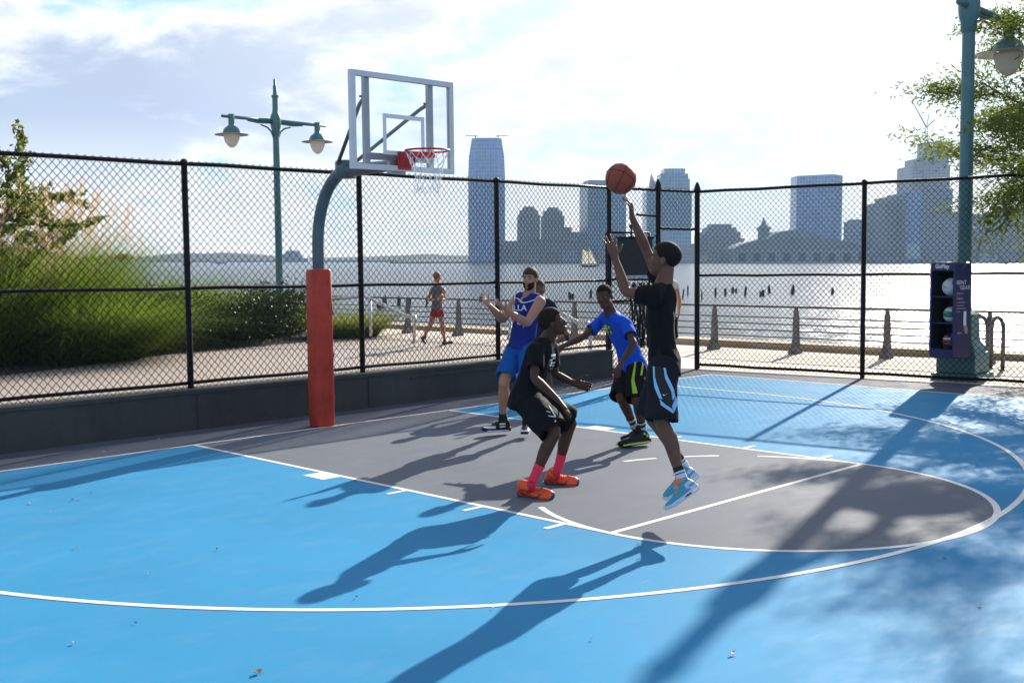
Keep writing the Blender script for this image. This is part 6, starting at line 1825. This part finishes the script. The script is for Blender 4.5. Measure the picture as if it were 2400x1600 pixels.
for s in 'LR': sock(J, s, BS, p4, B4, 0.36, 1.02, stripes=((0.27, 0.33, mat("grey_sock_stripe", (0.42, 0.42, 0.45), 0.8)), (0.06, 0.18, mat("grey_sock_stripe", (0.42, 0.42, 0.45), 0.8))))
LIMER = mat("lime_rubber", (0.42, 0.60, 0.06), 0.5)
for s in 'LR':
    shoe(J, s, p4, B4, [BLKS, LIMER], BLKS, BLKS, accents=(lambda t, y, z: abs(y) > 0.015 and ((0.06 < t < 0.13 and 0.04 < z < 0.06) or (0.16 < t < 0.22 and 0.06 < z < 0.075)),), high=0.012, bands=((0.05, 0.95, -0.010, 0.003, LIMER),))

# ------------------------------------------------------------------ 5. player half hidden behind the bearded one
B5 = Vector((*(2.999, -0.528, -0.016)[:2], 0.0))
J = dict(head=(3.074, -0.443, 1.522), face=AR * 0.2 - DF * 0.9 - AU * 0.05, hup=AU, neck=(3.077, -0.462, 1.37), shR=(3.039, -0.287, 1.317), shL=(3.137, -0.598, 1.32), elR=(3.022, -0.156, 1.045), elL=(3.263, -0.769, 0.885), wrR=(3.079, -0.241, 0.782), wrL=(3.062, -0.647, 0.802),
         hip=(3.083, -0.458, 0.78), hipR=(3.018, -0.394, 0.758), hipL=(3.137, -0.515, 0.757), knR=(2.915, -0.472, 0.385), knL=(3.05, -0.608, 0.383), anR=(3.003, -0.384, 0.04), anL=(3.156, -0.537, 0.038),
         shoeR=((B5.x - 0.16, B5.y + 0.10, 0.012), (B5.x - 0.31, B5.y - 0.13, 0.012), 0), shoeL=((B5.x + 0.03, B5.y - 0.04, 0.012), (B5.x - 0.08, B5.y - 0.28, 0.012), 0), tw=0.9, ka=0.95, kl=0.95,
         handL=dict(tip=(2.937, -0.596, 0.773), n=-AU, spread=0.1, curl=(0.4, 0.4, 0.3)), handR=dict(tip=(3.105, -0.278, 0.667), n=DF, curl=(0.4, 0.4, 0.3)))
p5 = person("player in dark shirt mostly hidden behind the bearded one, bent elbow showing", B5)
build_body(J, SK_MID, p5, B5)
short_hair(J, BROWNH, p5, B5, 0.006, 0.055, -0.05)
t5 = shirt(J, cloth_mat("dark_navy_shirt", (0.016, 0.018, 0.05)), p5, B5, sleeve=0.60, ease=0.018, hem=-0.1, k=0.95, seed=11)
shorts(J, C_BLACK, p5, B5, frac=0.9, k=0.95, seed=12)
limb_band = MB().tube([V3(J['elL']).lerp(V3(J['wrL']), t) for t in (-0.02, 0.05, 0.14)], [0.046, 0.046, 0.043], 14).build("elbow_sleeve", BS, p5, smooth=True, origin=B5)
for s in 'LR':
    sock(J, s, BS, p5, B5, 0.2); shoe(J, s, p5, B5, [BLKS], C_WHITE, BLKS)

# ------------------------------------------------------------------ 6. runner on the promenade
B6 = Vector((*(9.251, 8.566), 0.0))
J = dict(head=(9.029, 8.353, 1.516), face=AR * 0.5 + DF * 0.85, hup=AU, hs=0.96, neck=(9.012, 8.352, 1.344), shL=(8.991, 8.505, 1.248), shR=(9.041, 8.172, 1.251), elL=(8.917, 8.555, 1.01), elR=(8.986, 8.059, 1.008), wrL=(8.781, 8.125, 1.032), wrR=(9.253, 8.37, 1.108) if False else (8.704, 7.924, 1.085),
         hip=(8.979, 8.327, 0.793), hipL=(8.97, 8.404, 0.753), hipR=(8.971, 8.218, 0.758), knL=(8.891, 8.451, 0.449), knR=(8.98, 8.149, 0.445), anL=(8.784, 8.598, 0.142), anR=(8.993, 8.101, 0.113),
         shoeL=((8.791, 8.664, 0.158), (8.713, 8.445, 0.038), 0), shoeR=((B6.x + 0.10, B6.y + 0.02, 0.012), (B6.x + 0.36, B6.y - 0.02, 0.012), 0), tw=0.82, ka=0.80, kl=0.92,
         handL=dict(tip=(8.796, 7.972, 1.072), n=-DF, curl=(0.8, 0.8, 0.4)), handR=dict(tip=(8.742, 7.824, 1.17), n=-DF, curl=(0.8, 0.8, 0.4)))
p6 = person("runner with tied red hair, grey top and red shorts on the promenade", B6)
build_body(J, SK_RED, p6, B6, 0.92)
GING = mat("ginger_hair", (0.24, 0.075, 0.025), 0.6, var=0.4, scale=50, bump=0.5, bscale=150)
short_hair(J, GING, p6, B6, 0.014, 0.055, -0.05)
M6 = head_M(J)
MB().ell(M6 @ Vector((0, -0.115, 0.055)), (0.045, 0.04, 0.045), 14, 10).build("hair_bun", GING, p6, smooth=True, origin=B6)
shirt(J, cloth_mat("grey_tank", (0.13, 0.135, 0.15)), p6, B6, name="tank_top", sleeve=0, ease=0.008, hem=0.02, k=0.84, seed=13)
shorts(J, cloth_mat("red_shorts", (0.30, 0.028, 0.030)), p6, B6, frac=0.32, r=(0.098, 0.10, 0.10), k=0.86, seed=14)
for s in 'LR':
    sock(J, s, BS, p6, B6, 0.08); shoe(J, s, p6, B6, [BLKS], C_PANEL, BLKS)

# ------------------------------------------------------------------ 7. passer-by behind the shooter
B7 = Vector((*(8.575, 1.695, 0.018)[:2], 0.0))
J = dict(head=(8.676, 1.771, 1.724), face=-AR * 0.8 + DF * 0.3, hup=AU, neck=(8.685, 1.74, 1.509), shL=(8.439, 1.696, 1.453), shR=(8.927, 1.702, 1.426), elL=(8.106, 1.724, 1.234), elR=(8.999, 1.669, 1.13), wrL=(7.839, 1.846, 1.21), wrR=(8.932, 1.638, 0.869),
         hip=(8.656, 1.699, 0.832), hipL=(8.519, 1.691, 0.808), hipR=(8.8, 1.693, 0.795), knL=(8.395, 1.634, 0.433), knR=(8.828, 1.695, 0.405), anL=(8.499, 1.638, 0.104), anR=(8.962, 1.738, 0.066),
         shoeL=((B7.x + 0.05, B7.y - 0.05, 0.012), (B7.x - 0.14, B7.y + 0.15, 0.012), 0), shoeR=((B7.x + 0.28, B7.y - 0.15, 0.012), (B7.x + 0.09, B7.y + 0.06, 0.012), 0), tw=0.92, ka=0.95, kl=0.95,
         handL=dict(tip=(7.632, 1.908, 1.171), n=-AU, spread=0.2, curl=(0.2, 0.3, 0.2)), handR=dict(tip=(8.872, 1.613, 0.732), n=-AR, curl=(0.4, 0.5, 0.3)))
p7 = person("passer-by in white top outside the gateway, mostly hidden behind the shooter", B7)
build_body(J, SK_RED, p7, B7)
short_hair(J, HAIRM, p7, B7, 0.012, 0.055, -0.06)
shirt(J, cloth_mat("white_top", (0.62, 0.60, 0.58)), p7, B7, name="top", sleeve=0.3, ease=0.016, hem=-0.05, k=0.95, seed=15)
shorts(J, C_BLACK, p7, B7, frac=0.85, k=0.96, seed=16)
for s in 'LR':
    sock(J, s, BS, p7, B7, 0.1); shoe(J, s, p7, B7, [BLKS], C_WHITE, BLKS)

# ------------------------------------------------------------------ the ball in the air
bc = Vector((-1.043, -5.226, 2.533)); br = 0.1195
def bball():
    m, nb, p = newmat("pebbled_orange_leather")
    g = nb.n('ShaderNodeTexCoord').outputs['Object']
    c = nb.mix(nb.noise(g, 9, 4), (0.23, 0.040, 0.020), (0.30, 0.055, 0.024)); nb.l(c, p.inputs['Base Color']); pset(p, rough=0.55, spec=0.4)
    bn = nb.n('ShaderNodeBump'); bn.inputs['Strength'].default_value = 0.5; bn.inputs['Distance'].default_value = 0.002
    v = nb.n('ShaderNodeTexVoronoi'); v.inputs['Scale'].default_value = 260; nb.l(g, v.inputs[0]); nb.l(v.outputs[0], bn.inputs['Height']); nb.l(bn.outputs[0], p.inputs['Normal'])
    return m
BB = thing("basketball", "orange basketball in the air just above the shooter's hand", "basketball", bc)
BB.rotation_euler = (0.5, 0.35, 0.9)
MB().ell((0, 0, 0), (br, br, br), 48, 32).build("ball_skin", bball(), BB, smooth=True)
sm = MB(); rr = br * 1.0005
sm.tube([(rr * math.cos(q), rr * math.sin(q), 0) for q in np.linspace(0, 2 * PI, 65)], 0.0030, 6)
sm.tube([(rr * math.cos(q), 0, rr * math.sin(q)) for q in np.linspace(0, 2 * PI, 65)], 0.0030, 6)
for s in (-1, 1):
    pts = []
    for q in np.linspace(0, 2 * PI, 65):
        v = Vector((0.62 * math.cos(q), s * (0.72 + 0.10 * math.cos(2 * q)), 0.72 * math.sin(q))).normalized() * rr; pts.append(v)
    sm.tube(pts, 0.0030, 6)
sm.build("seam", C_PANEL, BB, smooth=True)
